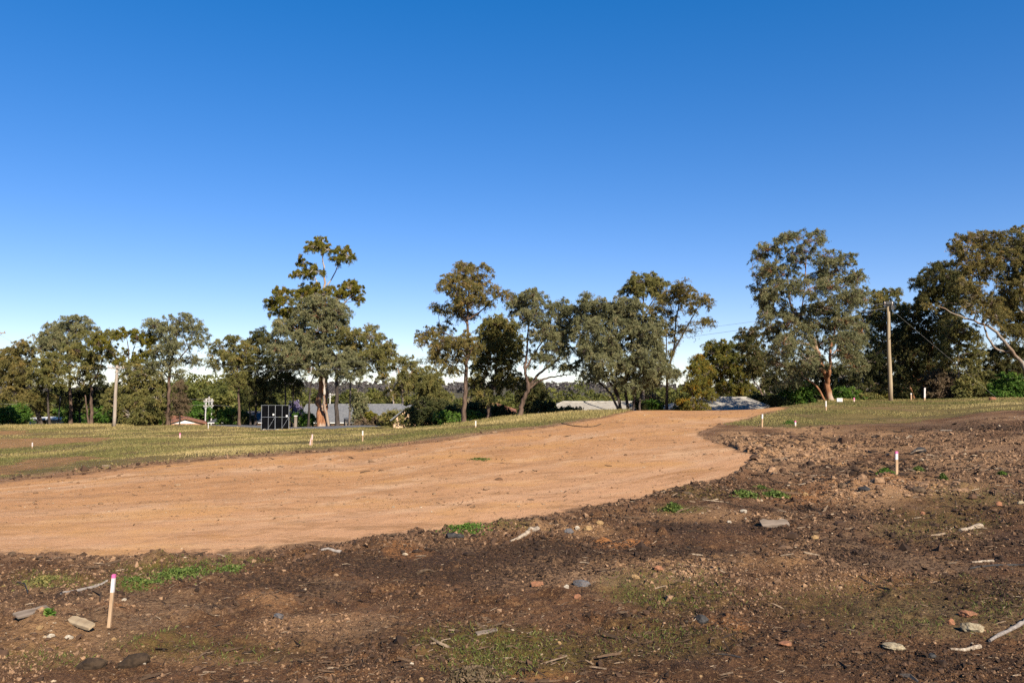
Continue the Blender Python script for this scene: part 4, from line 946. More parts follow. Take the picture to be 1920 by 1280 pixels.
m = MB(); cz = rb.location.z
hx = (308.5 - 960) / F * 139 - rb.location.x
m.box((hx, -3.4, (zat(774.5, 139) - cz) / 2 + .3), (.95, .9, zat(774.5, 139) - cz)); m.box((hx, -3.4, zat(774.5, 139) - cz + .33), (1.1, 1.05, .16))
m.build('chimney', BRICK, rb)
# low flat white building on the far left
D = 130; g = float(zbase(np.array([-76.]), np.array([131.]))[0]); x0, x1 = [(p - 960) / F * D for p in (58, 118)]
wb = thing('low_building', 'low white flat roofed building with yellow wall at far left', 'building', ((x0 + x1) / 2, D, g), 'houses below the crest')
W = x1 - x0; tz = zat(783.5, D) - g
m = MB(); m.box((-W * .36, 2.5, tz / 2 - .15), (W * .22, 5, tz - .3)); m.build('wall', YELW, wb)
m = MB(); m.box((W * .15, 3.2, tz / 2 - .2), (W * .6, 3.5, tz - .4)); m.build('wall', WHITE, wb)
m = MB(); m.box((0, 2.2, tz - .1), (W, 6.5, .28)); m.build('roof', WHITE, wb)
m = MB(); m.box((-W * .36, -.06, tz * .45), (1.2, .12, 2.)); m.build('door', WHITE, wb)
D = 128; g = float(zbase(np.array([-83.]), np.array([128.]))[0]); x0, x1 = [(p - 960) / F * D for p in (-30, 12)]
cp = thing('carport', 'white carport roof on thin posts at the left picture edge', 'carport', ((x0 + x1) / 2, D, g), 'houses below the crest'); W = x1 - x0
tz = zat(788.5, D) - g
m = MB(); m.box((0, 2, tz), (W, 5, .18)); m.build('roof', WHITE, cp)
for sx in (-1, 1):
    for yy in (0, 4):
        m = MB(); m.box((sx * (W / 2 - .2), yy, tz / 2 - .05), (.12, .12, tz - .1)); m.build('post', METAL, cp)
# paling fence
D = 93.6; g0 = at(562, 797, D); x0, x1 = [(p - 960) / F * D for p in (646, 726)]
pf = thing('paling_fence', 'timber paling fence with pale top rail before the slate roofed house', 'fence', ((x0 + x1) / 2, D, float(zbase(np.array([(x0 + x1) / 2]), np.array([D]))[0])))
W = x1 - x0; ht = zat(783.5, D) - pf.location.z
m = MB(); n = int(W / .13); rf_ = np.random.default_rng(4)
for i in range(n): m.box((-W / 2 + (i + .5) * W / n, 0, ht / 2 - .05), (.1, .02, ht - .1 - rf_.random() * .05))
m.build('palings', TIMB, pf)
m = MB(); m.box((0, -.01, ht - .03), (W, .09, .07)); m.build('top_rail', WHITE, pf)
for i in range(5):
    m = MB(); m.box((-W / 2 + .05 + i * (W - .1) / 4, .08, ht / 2 - .1), (.12, .12, ht)); m.build('post', TIMB, pf)
p = at(554.5, 795, 93); b = zbase(p[0], p[1])
tp = thing('timber_post', 'short brown timber post beside the bright leafy bush', 'post', (p[0], p[1], float(b)))
hgt_ = zat(780, 93) - float(b)
m = MB(); m.box((0, 0, hgt_ / 2), (.28, .28, hgt_)); m.build('shaft', TIMB, tp)
m = MB(); m.box((0, 0, hgt_ + .04), (.34, .34, .08)); m.build('cap', WHITE, tp)

# ------------------------------------------------------------------ poles and wires
POLEW = simple('pole_timber', (.27, .20, .125), (.42, .335, .22), 4., .85, .2, .5, .02, stretch=(2, 2, .1))
POLEG = simple('pole_concrete', (.27, .215, .17), (.40, .335, .27), 4., .85, .2, .4, .02, stretch=(2, 2, .2))
OFFW = simple('pole_offwhite', (.42, .40, .37), (.55, .53, .50), 4., .8, .2, .3)
DARKM = simple('dark_metal', (.02, .02, .022), (.05, .05, .05), 5., .6, .3, .2)
CERAM = simple('ceramic_insulator', (.20, .12, .08), (.5, .45, .4), 6., .3, .5, .1)
WIRE = simple('wire_aluminium', (.16, .15, .14), (.22, .21, .20), 6., .6, .3, .1)
def pole(label, px, base_row, top_row, top_px, D, w0, w1, mat, arm=0., cat='power pole', arm_dz=.35, name='power_pole', arm2=False, group='power poles'):
    X = (px - 960) / F * D; g = float(zfine(np.array([X]), np.array([D]))[0]) if D < 150 else float(zbase(np.array([X]), np.array([D]))[0])
    root = thing(name, label, cat, (X, D, g), group); t = at(top_px, top_row, D); h = t[2] - g; dx = t[0] - X
    k = D / F
    m = MB(); pts = [(dx * s + math.sin(s * 9) * .02, 0, -.3 * (s == 0) + h * s) for s in np.linspace(0, 1, 7)]
    m.tube(pts, list(np.linspace(w0 * k / 2, w1 * k / 2, 7)), 14); m.build('shaft', mat, root, True)
    if arm:
        for a in ((0, .9) if arm2 else (0,)):
            z = h - arm_dz - a; m = MB(); m.box((dx, -w1 * k / 2 - .05, z), (arm, .10, .12)); c = m.build('crossarm', mat, root)
            for i in range(4):
                u = (-.46, -.24, .24, .46)[i] * arm; m = MB()
                m.tube([(dx + u, -w1 * k / 2 - .05, z + .06), (dx + u, -w1 * k / 2 - .05, z + .13), (dx + u, -w1 * k / 2 - .05, z + .2), (dx + u, -w1 * k / 2 - .05, z + .27)], [.03, .06, .05, .03], 8)
                m.build('insulator', CERAM, c)
            m = MB()
            for s in (-1, 1): m.bar((dx + s * arm * .36, -w1 * k / 2 - .03, z), (dx, -w1 * k / 2 - .02, z - .75), .03)
            m.build('arm_brace', METAL, root)
    return root, t
RP, RT = pole('tall bare timber power pole with dark fittings at its top, on the right', 1668, 749, 566, 1664.5, 56, 8.2, 6, POLEW)
X_, g_ = RP.location.x, RP.location.z; top_ = Vector((RT[0] - X_, 0, RT[2] - g_))
m = MB(); m.box((top_.x, 0, top_.z - .08), (.44, .44, .22)); m.box((top_.x + .22, -.1, top_.z - .42), (.26, .3, .3)); m.build('dark_fitting', DARKM, RP)
for s in (-1, 1):
    m = MB(); m.tube([(top_.x + s * .25, -.1, top_.z - .25), (top_.x + s * .25, -.1, top_.z - .1), (top_.x + s * .25, -.1, top_.z)], [.05, .08, .04], 8); m.build('insulator', CERAM, RP)
m = MB(); m.bar((top_.x - .4, -.12, top_.z - .28), (top_.x + .4, -.12, top_.z - .28), .04); m.build('bracket', DARKM, RP)
LP, LT = pole('pale grey power pole with short crossarm standing on the left crest', 217, 796, 684.5, 219.5, 95, 6.5, 5, POLEG, arm=1.9)
pole('slim black street lamp post in front of the left bushes', 113, 797, 742, 113, 112, 2.6, 2.2, DARKM, cat='lamp post', name='street_lamp', group='power poles')
sl_ = bpy.data.objects['street_lamp']; hh = zat(743, 112) - sl_.location.z
m = MB(); m.tube([(0, 0, hh - .05), (-.5, 0, hh + .12), (-1.0, 0, hh + .1)], [.06, .05, .05], 8); m.build('lamp_arm', DARKM, sl_)
m = MB(); m.box((-1.2, 0, hh + .08), (.6, .22, .1)); m.build('lamp_head', DARKM, sl_)
pole('white far pole with crossarm, leftmost of the three poles behind the gable', 387, 797, 747, 386.5, 143, 2.6, 2.2, OFFW, arm=.8, arm_dz=.5, arm2=True)
pole('white far pole, tallest of the three poles behind the gable', 392.5, 797, 743, 392, 147, 1.8, 1.5, OFFW, arm=.6, arm_dz=.5)
pole('white far pole with crossarm, rightmost of the three poles behind the gable', 398, 797, 747, 397.5, 152, 2.6, 2.2, OFFW, arm=.8, arm_dz=.5, arm2=True)
pole('far white pole with wide crossarm rising behind the slate roof', 619, 797, 737, 619, 150, 3., 2.4, OFFW, arm=2., arm_dz=.25)
pole('power pole beyond the left picture edge whose crossarm tip pokes into view', -8, 797, 619, -8, 95, 6, 5, POLEG, arm=2.6)
def wire(label, a, b, sag, r=.013, name='power_line', n=24, group='overhead wires'):
    a, b = Vector(a), Vector(b); m = MB()
    pts = [a.lerp(b, t) - Vector((0, 0, 4 * sag * t * (1 - t))) - a for t in np.linspace(0, 1, n + 1)]
    m.tube(pts, [r] * len(pts), 4)
    o = m.build(name, WIRE, None, True, a); return tag(o, label, 'wire', group)
RTv, LTv = Vector(RT), Vector(LT)
wire('lower overhead wire sagging from the timber pole to the grey pole', RTv + Vector((-.2, -.1, -.45)), LTv + Vector((.4, -.2, -.25)), 1.9)
wire('upper overhead wire sagging from the timber pole to the grey pole', RTv + Vector((-.2, -.1, -.1)), LTv + Vector((-.4, -.2, -.1)), 1.5, .010)
an = at(1868, 742, 54); an[2] = float(zfine(an[0:1], an[1:2])[0])
wire('straight stay wire slanting from the timber pole down to the ground', RTv + Vector((.1, 0, -.4)), an, .02, .006, 'stay_wire')
for i, (r0, r1, lab) in enumerate(((747, 747, 'upper straight wire from the three white poles toward the left'), (758.5, 759.5, 'lower straight wire crossing left behind the white gable'))):
    wire(lab, at(386, r0, 143), at(100, r1 + 1, 150), .35, .030)
wire('straight pale wire from the white poles toward the panel frame', at(398, 759, 150), at(560, 760, 170), .3, .030)
wire('thin wire behind the slate roof to the far white pole', at(500, 752, 160), at(619, 751, 150), .2, .022)
wire('bright wire crossing the far left bushes', at(-60, 752.5, 135), at(140, 757, 140), .3, .026)
wire('long wire leaving the crossarm at the left picture edge', at(-8, 622, 95), LTv + Vector((-.8, -.2, -.3)), 1.2, .010)

# ------------------------------------------------------------------ black panel frame
D = 78; pA, pB = at(490, 800, D), at(541.5, 800, D); W = pB[0] - pA[0]
gx_, gy_ = (pA[0] + pB[0]) / 2, D; gzv = float(zfine(np.array([gx_]), np.array([gy_]))[0])
zt = zat(760, D) - gzv; z0 = zat(805.5, D) - gzv
z0 = max(z0, .05)
fr = thing('panel_frame', 'black panelled sign back on a galvanised frame standing on the grass', 'sign frame', (gx_, gy_, gzv))
BLK = simple('black_panel', (.003, .003, .004), (.006, .006, .007), 3., .95, .02, .1)
GAL = simple('bright_galvanised', (.26, .275, .30), (.36, .38, .41), 6., .5, .4, .1)
zm = (zt + z0) / 2 + .02
for i in range(2):
    for j in range(2):
        a0, a1 = (z0, zm - .03) if j == 0 else (zm + .03, zt - .03)
        m = MB(); xx = -W / 4 + i * W / 2; m.box((xx, .06 + .02 * i, (a0 + a1) / 2), (W / 2 - .05, .03, a1 - a0)); m.build('panel', BLK, fr)
for i in range(5):
    m = MB(); xx = -W / 2 + i * W / 4; m.box((xx, 0, (zt + (z0 if i not in (0, 2) else -.1)) / 2), ((.026 if i % 2 == 0 else .018), .05, zt - (z0 if i not in (0, 2) else -.1))); m.build('upright', GAL, fr)
for zz in (zt + .03, zm, z0 - .02):
    m = MB(); m.box((0, -.045, zz), (W + .08 if zz != z0 - .02 else W * .62,   .02, .020)); o_ = m.build('rail', GAL, fr)
for xx in (-W / 4, W / 4):
    m = MB(); m.bar((xx, -.05, z0 + .05), (xx + W / 4, -.05, zm), .012); m.build('brace', GAL, fr)
for u, v in ((448 / 1, 0), (0, 0)):
    pass
for px_, py_ in ((512.5, 777), (537.5, 779.5)):
    q = at(px_, py_, D); m = MB(); m.box((q[0] - gx_, .035, q[2] - gzv), (.16, .02, .17)); m.build('notice', WHITE, fr)
m = MB()
for s in (-1, 1): m.box((s * W * .25 - .3, .3, .02), (.12, 1.6, .1))
m.build('skid_foot', METAL, fr)

# ------------------------------------------------------------------ survey pegs
PEGW = simple('peg_timber', (.34, .21, .12), (.52, .36, .22), 12., .85, .2, .4, .005, stretch=(3, 3, .3))
PINK = simple('pink_paint', (.72, .10, .30), (.80, .18, .38), 8., .6, .3, .1)
PEGP = simple('peg_white_paint', (.58, .52, .49), (.74, .69, .66), 8., .6, .3, .1)
FADED = simple('faded_pink_paint', (.70, .42, .38), (.78, .55, .50), 8., .6, .3, .1)
def peg(label, px, py, top, lean, w, band, tip, tipm=PINK, bandm=PEGP, ribbon=False):
    p = ground_hit(px, py)
    z = gz(p[0], p[1]); D = p[1]; h = (py - top) / F * D; ww = w * (.62 if py < 880 else 1.) / F * D
    root = thing('survey_peg', label, 'survey peg', (p[0], p[1], z), 'survey pegs in the cleared ground')
    L = lean / F * D
    def seg(name, t0, t1, mat, par, grow=0.):
        m = MB(); a, b = t0 * h, t1 * h; q = ww / 2 + grow
        V = []
        for zz in (a, b):
            x = L * zz / h
            V += [(x - q, -q * .8, zz), (x + q, -q * .8, zz), (x + q, q * .8, zz), (x - q, q * .8, zz)]
        m.add(V, ((3, 2, 1, 0), (4, 5, 6, 7), (0, 1, 5, 4), (1, 2, 6, 5), (2, 3, 7, 6), (3, 0, 4, 7)))
        return m.build(name, mat, par)
    seg('shaft', -.15, 1 - band - tip, PEGW, root)
    if band: seg('painted_band', 1 - band - tip, 1 - tip, bandm, root)
    if tip: seg('painted_tip', 1 - tip, 1, tipm, root)
    if ribbon:
        m = MB(); m.add([(-ww * .6, -ww, h * .75), (-ww * 1.8, -ww * .8, h * .1), (-ww * .7, -ww * .9, h * .05), (-ww * .3, -ww, h * .5), (-ww * .6, -ww * .8, h * .75), (-ww * 1.8, -ww * .6, h * .1), (-ww * .7, -ww * .7, h * .05), (-ww * .3, -ww * .8, h * .5)],
                        ((0, 1, 2, 3), (7, 6, 5, 4), (0, 4, 5, 1), (2, 6, 7, 3))); m.build('ribbon', FADED, root)
    return root
peg('white topped peg with pink tip, nearest, on the dark soil at lower left', 204.5, 1173, 1077.5, 6.5, 5.9, .27, .07)
peg('thin white and pink peg standing alone in rough soil at right', 1681, 890, 846, 1, 4.6, .24, .10)
peg('pale slim peg at the corner of the dirt road and right grass', 1429, 801, 777, 1, 4, .35, 0)
peg('very short white and pink peg on the right grass edge', 1491.5, 800, 789.5, 0, 4, .5, .25)
peg('white peg in the grass before the forked orange trunk', 1549, 769, 751, 0, 3.4, .6, 0)
peg('pink ribboned peg in the grass right of the panel frame', 584.5, 836, 814.5, 1, 3.6, .45, 0, ribbon=True, bandm=FADED)
peg('pale peg in the verge left of the dirt road edge below the slate roof', 680, 827, 806.5, 0, 3.6, .4, 0)
peg('white peg in golden grass right of the tall brown trunk', 892, 802, 788.5, 0, 3.4, .7, 0)
peg('small white peg on the bare red strip at far left', 60.5, 840, 830, 0, 2.6, .7, 0)
peg('pink faded peg in the field below the white gable', 337.5, 822.5, 812, 0, 3.6, .6, .2, bandm=FADED)
peg('thin white peg in the grass near the three white poles', 390.5, 806, 796, 0, 1.8, .7, 0)
peg('short bare timber peg right of the tall timber pole', 1708.5, 750, 737, 0, 3.6, .2, 0)
peg('tall white peg with dark side near the stay wire', 1733.5, 750, 726.5, 1, 4.4, .8, 0)
peg('pink painted stub peg between the white board and the timber pole', 1601.5, 753, 745, 0, 3.6, .5, .4, bandm=FADED)
p = ground_hit(1574.5, 754); z = gz(p[0], p[1]); k = p[1] / F
sb = thing('small_board', 'small white board on short legs at the foot of the forked orange trunk', 'board', (p[0], p[1], z), rz=.2)
m = MB(); m.box((0, 0, 4.6 * k), (12 * k, .03, 6.6 * k)); m.build('board_face', PEGP, sb)
m = MB(); m.box((2.2 * k, -.02, 4.2 * k), (6.5 * k, .01, 1.2 * k)); m.box((3 * k, -.02, 6 * k), (4 * k, .01, 1 * k)); m.build('printed_patch', FADED, sb)
for s in (-1, 1):
    m = MB(); m.box((s * 4.5 * k, .04, 3.2 * k), (.04, .04, 7.4 * k)); m.build('leg', TIMB, sb)

# ------------------------------------------------------------------ loose pieces on the soil
def dirty(name, c0, c1, cov=.5, sc=14.):
    t = NT(name); f = t.noise(sc, 6, .7); g = t.noise(sc * 3, 4, .7)
    c = t.mix(t.ramp(f, .3, .7), c0, c1)
    c = t.mix(t.math('MULTIPLY', t.ramp(g, .44, .58), cov), c, (.10, .058, .034))
    return t.done(t.bsdf(c, .9, .15, t.bump(g, .7, .008)))
STONE = {'pale': dirty('pale_stone', (.30, .24, .15), (.42, .35, .23)), 'red': dirty('red_stone', (.25, .105, .055), (.34, .16, .085)),
         'grey': dirty('grey_stone', (.09, .09, .095), (.16, .16, .165)), 'white': dirty('white_stone', (.42, .36, .27), (.55, .48, .38)),
         'ochre': dirty('ochre_stone', (.28, .17, .075), (.40, .26, .12))}
WOOD = {'pale': dirty('bleached_wood', (.30, .235, .165), (.47, .39, .30), .6, 20.),
        'grey': simple('grey_wood', (.17, .145, .125), (.30, .26, .23), 30., .85, .2, .6, .01),
        'dark': simple('charred_wood', (.012, .011, .011), (.04, .036, .034), 25., .7, .3, .7, .01),
        'rot': simple('wet_rotten_wood', (.022, .014, .009), (.06, .038, .022), 25., .9, .2, .8, .012),
        'brown': simple('rotten_wood', (.06, .038, .024), (.13, .085, .05), 25., .9, .2, .7, .01)}
def rock(label, px, py, w, h, mat, seed, name='stone', cat='stone', group='loose stones on the soil', sink=.25, depth=None):
    r = np.random.default_rng(seed + 900); p = ground_hit(px, py); k = p[1] / F
    import bmesh
    bm = bmesh.new(); bmesh.ops.create_icosphere(bm, subdivisions=3, radius=1.)
    hw = w * k / 2; hh_ = h * k / 2 * 1.2
    pl = [(r.normal(size=3), r.uniform(.62, .92)) for _ in range(9)]
    for v in bm.verts:
        c = np.array(v.co)
        for n_, d_ in pl:
            n_ = n_ / np.linalg.norm(n_); e = c.dot(n_) - d_
            if e > 0: c = c - n_ * e
        c = c * (1 + .05 * r.normal())
        v.co = (c[0] * hw * 1.1, c[1] * (depth or .75) * hw, c[2] * hh_)
    me = bpy.data.meshes.new(name); bm.to_mesh(me); bm.free()
    o = link(name, me, mat, None, (p[0], p[1], gz(p[0], p[1]) + hh_ * (1 - 2 * sink) * .9)); o.rotation_euler = (0, 0, r.uniform(-.5, .5))
    return tag(o, label, cat, group)
def stick(label, pts, w0, w1, mat, name='stick', cat='stick', group='loose wood on the soil', lift=.5, flat=1., jag=.12, seed=0, n=10):
    r = np.random.default_rng(seed + 1300); P = []
    for px, py in pts:
        q = ground_hit(px, py); P.append([q[0], q[1], 0])
    k = P[0][1] / F; S = catmull(np.array(P), 5); m = MB()
    R_ = np.linspace(w0, w1, len(S)) * k / 2 * (1 + r.normal(size=len(S)) * jag)
    S[:, 2] = zfine(S[:, 0], S[:, 1]); S[:, 2] = np.maximum(S[:, 2], np.convolve(np.pad(S[:, 2], 2, mode='edge'), np.ones(5) / 5, 'valid')) + R_ * lift
    o0 = S[0].copy(); m.tube(S - o0, list(R_), n)
    if flat != 1: pass
    o = m.build(name, mat, None, False, tuple(o0)); return tag(o, label, cat, group)
PLK = {'tan': simple('split_timber', (.26, .185, .11), (.42, .32, .20), 26., .85, .2, .6, .006, stretch=(.12, 1, 1)), 'grey': simple('bark_timber', (.12, .092, .070), (.23, .18, .14), 26., .9, .15, .8, .008, stretch=(.12, 1, 1))}
def plank(label, a, b, wpx, th, mat, name='plank', cat='plank', group='loose wood on the soil', seed=0, tilt=.25):
    """flat board lying between two photo points"""
    r = np.random.default_rng(seed + 77); A_, B_ = ground_hit(*a), ground_hit(*b); k = A_[1] / F
    A_[2] = gz(A_[0], A_[1]); B_[2] = gz(B_[0], B_[1]); d = B_ - A_; L = np.linalg.norm(d)
    nseg = 6; m = MB(); V = []
    wd = wpx * k; t = th * k
    for i in range(nseg + 1):
        s = i / nseg; wv = wd * (1 + .12 * r.normal()) * (1 if 0 < i < nseg else .8)
        V += [(s * L, -wv / 2, r.normal() * t * .08 - tilt * wv / 2), (s * L, wv / 2, r.normal() * t * .08 + tilt * wv / 2), (s * L, wv / 2, t + r.normal() * t * .12 + tilt * wv / 2), (s * L, -wv / 2, t + r.normal() * t * .12 - tilt * wv / 2)]
    Fc = [(0, 1, 2, 3), tuple(4 * nseg + i for i in (3, 2, 1, 0))]
    for i in range(nseg):
        for j in range(4): Fc.append((4*i+j, 4*(i+1)+j, 4*(i+1)+(j+1) % 4, 4*i+(j+1) % 4))
    m.add(V, Fc); o = m.build(name, mat, None, False, (A_[0], A_[1], max(A_[2], B_[2]) - .004 + tilt * wd * .35))
    o.rotation_euler = (0, 0, math.atan2(d[1], d[0])); return tag(o, label, cat, group)
stick('bent weathered pale branch lying just below the dirt road edge', [(957, 1010), (975, 1006), (992, 1000), (1007, 992)], 4, 13, WOOD['pale'], seed=1)
stick('short charred black log at the dirt road edge', [(838, 1012), (852, 1011), (870, 1011)], 11, 8, WOOD['dark'], 'log', 'log', seed=2)
plank('grey half buried board in dark soil at right', (1427, 986), (1478, 984), 13, 4, PLK['grey'], seed=3, tilt=.7)
stick('bleached broken branch near the right edge of the cleared soil', [(1800, 988), (1818, 983), (1840, 978)], 6, 9, WOOD['pale'], seed=4)
stick('thin white stick lying flat beside a dark root at right', [(1822, 1051), (1842, 1051), (1863, 1051)], 4, 5, WOOD['pale'], seed=5)
stick('long dark root lying below the thin white stick', [(1818, 1060), (1860, 1058), (1900, 1056), (1940, 1060)], 3, 6, WOOD['dark'], seed=6)
stick('pale grey stick near the bottom right corner', [(1782, 1224), (1810, 1224), (1838, 1220)], 5, 7, WOOD['pale'], seed=7)
stick('grey branch rising to the right picture edge', [(1856, 1212), (1885, 1196), (1915, 1183), (1940, 1172)], 5, 9, WOOD['grey'], seed=8, lift=1.4)
plank('pale split plank right of the bark slab at lower left', (131, 1168), (172, 1184), 13, 4, PLK['tan'], seed=9, tilt=.5)
plank('grey brown bark slab at lower left', (28, 1176), (90, 1160), 20, 3, PLK['grey'], seed=10, tilt=.3)
rock('thick dark rotten log stump at the bottom left', 170, 1252, 48, 24, WOOD['rot'], 201, 'log', 'log', 'loose wood on the soil', .3, .45)
rock('brown rotten log with broken end right of the dark stump', 252, 1246, 60, 28, WOOD['rot'], 202, 'log', 'log', 'loose wood on the soil', .3, .4)
plank('pale flat wood chip in bare soil near the bottom centre', (893, 1191), (932, 1184), 9, 3, PLK['grey'], seed=13)
plank('small salmon coloured board piece in the centre soil', (996, 1096), (1018, 1095), 8, 3, STONE['red'], seed=14, tilt=.5)
stick('long grey stick below the green patch left of the nearest peg', [(114, 1117), (150, 1108), (185, 1101), (206, 1096)], 5, 6, WOOD['grey'], seed=15)
stick('short pale stick above the long grey stick', [(176, 1100), (205, 1094)], 5, 3, WOOD['pale'], seed=16)
stick('thin dead twig sticking up near the left picture edge', [(52, 1118), (46, 1104), (32, 1098)], 2, 2.4, WOOD['dark'], 'twig', 'twig', seed=17, lift=4)
stick('dark bent branch lying along the far dirt road edge', [(1053, 793), (1070, 797), (1090, 799), (1112, 799), (1126, 795)], 1.6, 2.2, WOOD['brown'], seed=18)
stick('white forked twig in the rough soil right of centre', [(1536, 903), (1525, 900), (1517, 895), (1528, 891), (1548, 892)], 2, 1, WOOD['pale'], 'twig', 'twig', seed=19)
stick('pale twig lying beside the forked one', [(1536, 903), (1546, 908)], 2, 1, WOOD['pale'], 'twig', 'twig', seed=20)
stick('thin white stick in front of the forked twig', [(1472, 909), (1500, 906), (1528, 903)], 2.5, 2, WOOD['pale'], seed=21)
stick('long thin dark stick in the lower centre soil', [(706, 1090), (730, 1089), (758, 1083)], 4, 3, WOOD['brown'], seed=22)
stick('dark curved root left of centre in the dark soil', [(784, 1070), (800, 1064), (815, 1066)], 7, 3, WOOD['brown'], seed=23, lift=1)
stick('dark stick by the road edge at left', [(160, 1068), (190, 1064), (225, 1058)], 4, 5, WOOD['brown'], seed=24)
stick('thin brown stick on the soil right of the nearest peg', [(288, 1164), (318, 1157)], 3, 2, WOOD['brown'], seed=25)
stick('pale stick in the stony patch at far right', [(1764, 811), (1785, 809)], 3, 2, WOOD['pale'], seed=26)
stick('dark root across the lower right soil', [(1335, 1227), (1365, 1230), (1388, 1235)], 3, 4, WOOD['dark'], seed=27)
stick('pale weathered wood sliver by the left road edge', [(598, 1040), (615, 1037), (640, 1036)], 4, 6, WOOD['grey'], seed=28)
for i, a in enumerate((
 ('pale cream angular rock near the lower right corner', 1824, 1192, 37, 19, 'pale'),
 ('flat pale stone near the bottom right', 1676, 1217, 42, 11, 'pale'),
 ('brick red flat stone above the cream rock', 1815, 1163, 30, 12, 'red'),
 ('orange pointed stone left of the cream rock', 1784, 1177, 14, 13, 'red'),
 ('smooth dark grey oval stone in the centre', 1090, 1098, 32, 12, 'grey'),
 ('round red brown stone below the grey oval stone', 1083, 1127, 14, 11, 'red'),
 ('black stone with white face at left', 523, 1161, 20, 9, 'grey'),
 ('white stone above the grey half buried board', 1394, 964, 13, 7, 'white'),
 ('small white stone left of the half buried board', 1367, 977, 9, 5, 'white'),
 ('tan block stone in bare soil left of the half buried board', 1528, 1009, 17, 9, 'ochre'),
 ('orange stone in the olive grass at far right', 1873, 950, 13, 10, 'red'),
 ('tan stone beside the orange stone at far right', 1913, 949, 12, 9, 'pale'),
 ('orange stone in the brown grass right of the lone peg', 1730, 959, 9, 6, 'red'),
 ('round tan stone beside the weeds right of the lone peg', 1721, 889, 11, 7, 'ochre'),
 ('white stone in the pile by the road edge', 1082, 991, 10, 8, 'white'),
 ('tan stone in the pile by the road edge', 1102, 992, 18, 9, 'ochre'),
 ('yellowish stone at the right of the road edge pile', 1124, 989, 14, 8, 'ochre'),
 ('dark clod beside the road edge pile', 1066, 996, 20, 10, 'grey'),
 ('orange rock on the far right crest', 1860, 750, 12, 9, 'red'),
 ('second orange rock at the right end of the crest', 1914, 744, 12, 8, 'red'),
 ('pale stone in the lower left litter', 130, 1193, 14, 8, 'white'),
 ('pale stone below the split plank', 96, 1192, 12, 8, 'white'),
 ('yellow stone left of the nearest peg', 75, 1182, 14, 7, 'ochre'),
 ('small white stone right of the nearest peg', 232, 1129, 9, 5, 'white'),
 ('yellow stone below the nearest peg', 213, 1197, 9, 7, 'ochre'),
 ('cream stone in the middle soil', 1062, 1110, 10, 7, 'white'),
 ('yellow stone at the bottom edge left of centre', 790, 1277, 9, 8, 'ochre'),
 ('white stone near the bottom left of centre', 772, 1249, 8, 6, 'white'),
 ('flat tan stone in the stony strip right of centre', 1190, 1088, 18, 10, 'ochre'),
 ('reddish stone in the stony strip right of centre', 1234, 1075, 18, 9, 'red'),
 ('orange flat stone in the lower right soil', 1474, 1207, 28, 9, 'red'),
 ('small orange stone in the lower centre', 1048, 1212, 8, 7, 'ochre'),
 ('pale stone at the foot of the brown rotten log', 268, 1246, 11, 6, 'white'),
 ('white stone on the right of centre rough soil', 1510, 926, 10, 7, 'ochre'),
)): rock(a[0], a[1], a[2], a[3], a[4], STONE[a[5]], i)
for i, a in enumerate((
 ('black burnt root lump in the lower right soil', 1315, 1166, 26, 18), ('dark root lump in the rough soil below the lone peg', 1722, 928, 28, 16),
 ('dark earthy lump on the bare mound right of centre', 1580, 917, 16, 12), ('dark clod by the red mound', 1622, 929, 22, 11),
 ('dark soil lump at the left road edge', 23, 1044, 18, 13), ('black lump in the bottom centre soil', 1167, 1153, 24, 9),
 ('dark knob in the stony slope at upper right', 1723, 846, 26, 15), ('dark clod on the rough bank at right', 1455, 864, 22, 8), ('black clod above the tan block stone', 1528, 1001, 12, 5), ('dark lump at the lower right', 1748, 1237, 16, 10),
)): rock(a[0], a[1], a[2], a[3], a[4], WOOD['dark'] if i % 3 == 0 else WOOD['brown'], 60 + i, 'root_lump', 'root lump', 'dark lumps of root and soil', .3)

# ------------------------------------------------------------------ weeds, grass, litter
def blades(C, n, h, w, lean, r, hue):
    """n three-sided upright blades at points C"""
    a = r.uniform(0, 2 * np.pi, n); d = np.stack([np.cos(a), np.sin(a), np.zeros(n)], 1)
    b = r.uniform(0, 2 * np.pi, n); l = np.stack([np.cos(b), np.sin(b), np.zeros(n)], 1) * (lean * r.random(n))[:, None]
    hh = (h * r.uniform(.5, 1.3, n))[:, None]; ww = np.broadcast_to(w, (n,))[:, None]
    up = np.array([0, 0, 1.])
    V = np.stack([C - d * ww / 2, C + d * ww / 2, C + (up * .65 + l * .45) * hh + d * ww * .3, C + (up + l) * hh], 1).reshape(-1, 3)
    return V, np.arange(4 * n).reshape(n, 4), np.repeat(hue, 4)
GRASSM = leaf_mat('grass_blade', (.135, .130, .040), (.265, .212, .078), (.45, .34, .15))
r = np.random.default_rng(77)
def sample(n, x0, x1, Y0, Y1, fn):
    px = r.uniform(x0, x1, n); Y = np.exp(r.uniform(math.log(Y0), math.log(Y1), n)); X = (px - 960) / F * Y
    keep = r.random(n) < fn(X, Y); X, Y = X[keep], Y[keep]
    return np.stack([X, Y, zfine(X, Y)], 1)
G = Geo()
def gfn(X, Y):
    g = gattr(grass, X, Y) * (1 - gattr(redm, X, Y)) * (~gattr(road_m | tar_m, X, Y)); q = fbm(X * .5, Y * .25, 3)
    return np.clip(g * (.38 + 3.2 * q), 0, 1) * (g > .3)
P = sample(420000, -150, 2050, 16, 112, gfn)
q = fbm(P[:, 0] * .22, P[:, 1] * .12, 3)
hue = np.clip(.34 + 1.6 * q + r.normal(size=len(P)) * .15, 0, 1)
G.add(*blades(P, len(P), np.clip(.02 + P[:, 1] * .0010, .03, .11), .006 + P[:, 1] * .0007, .9, r, hue))
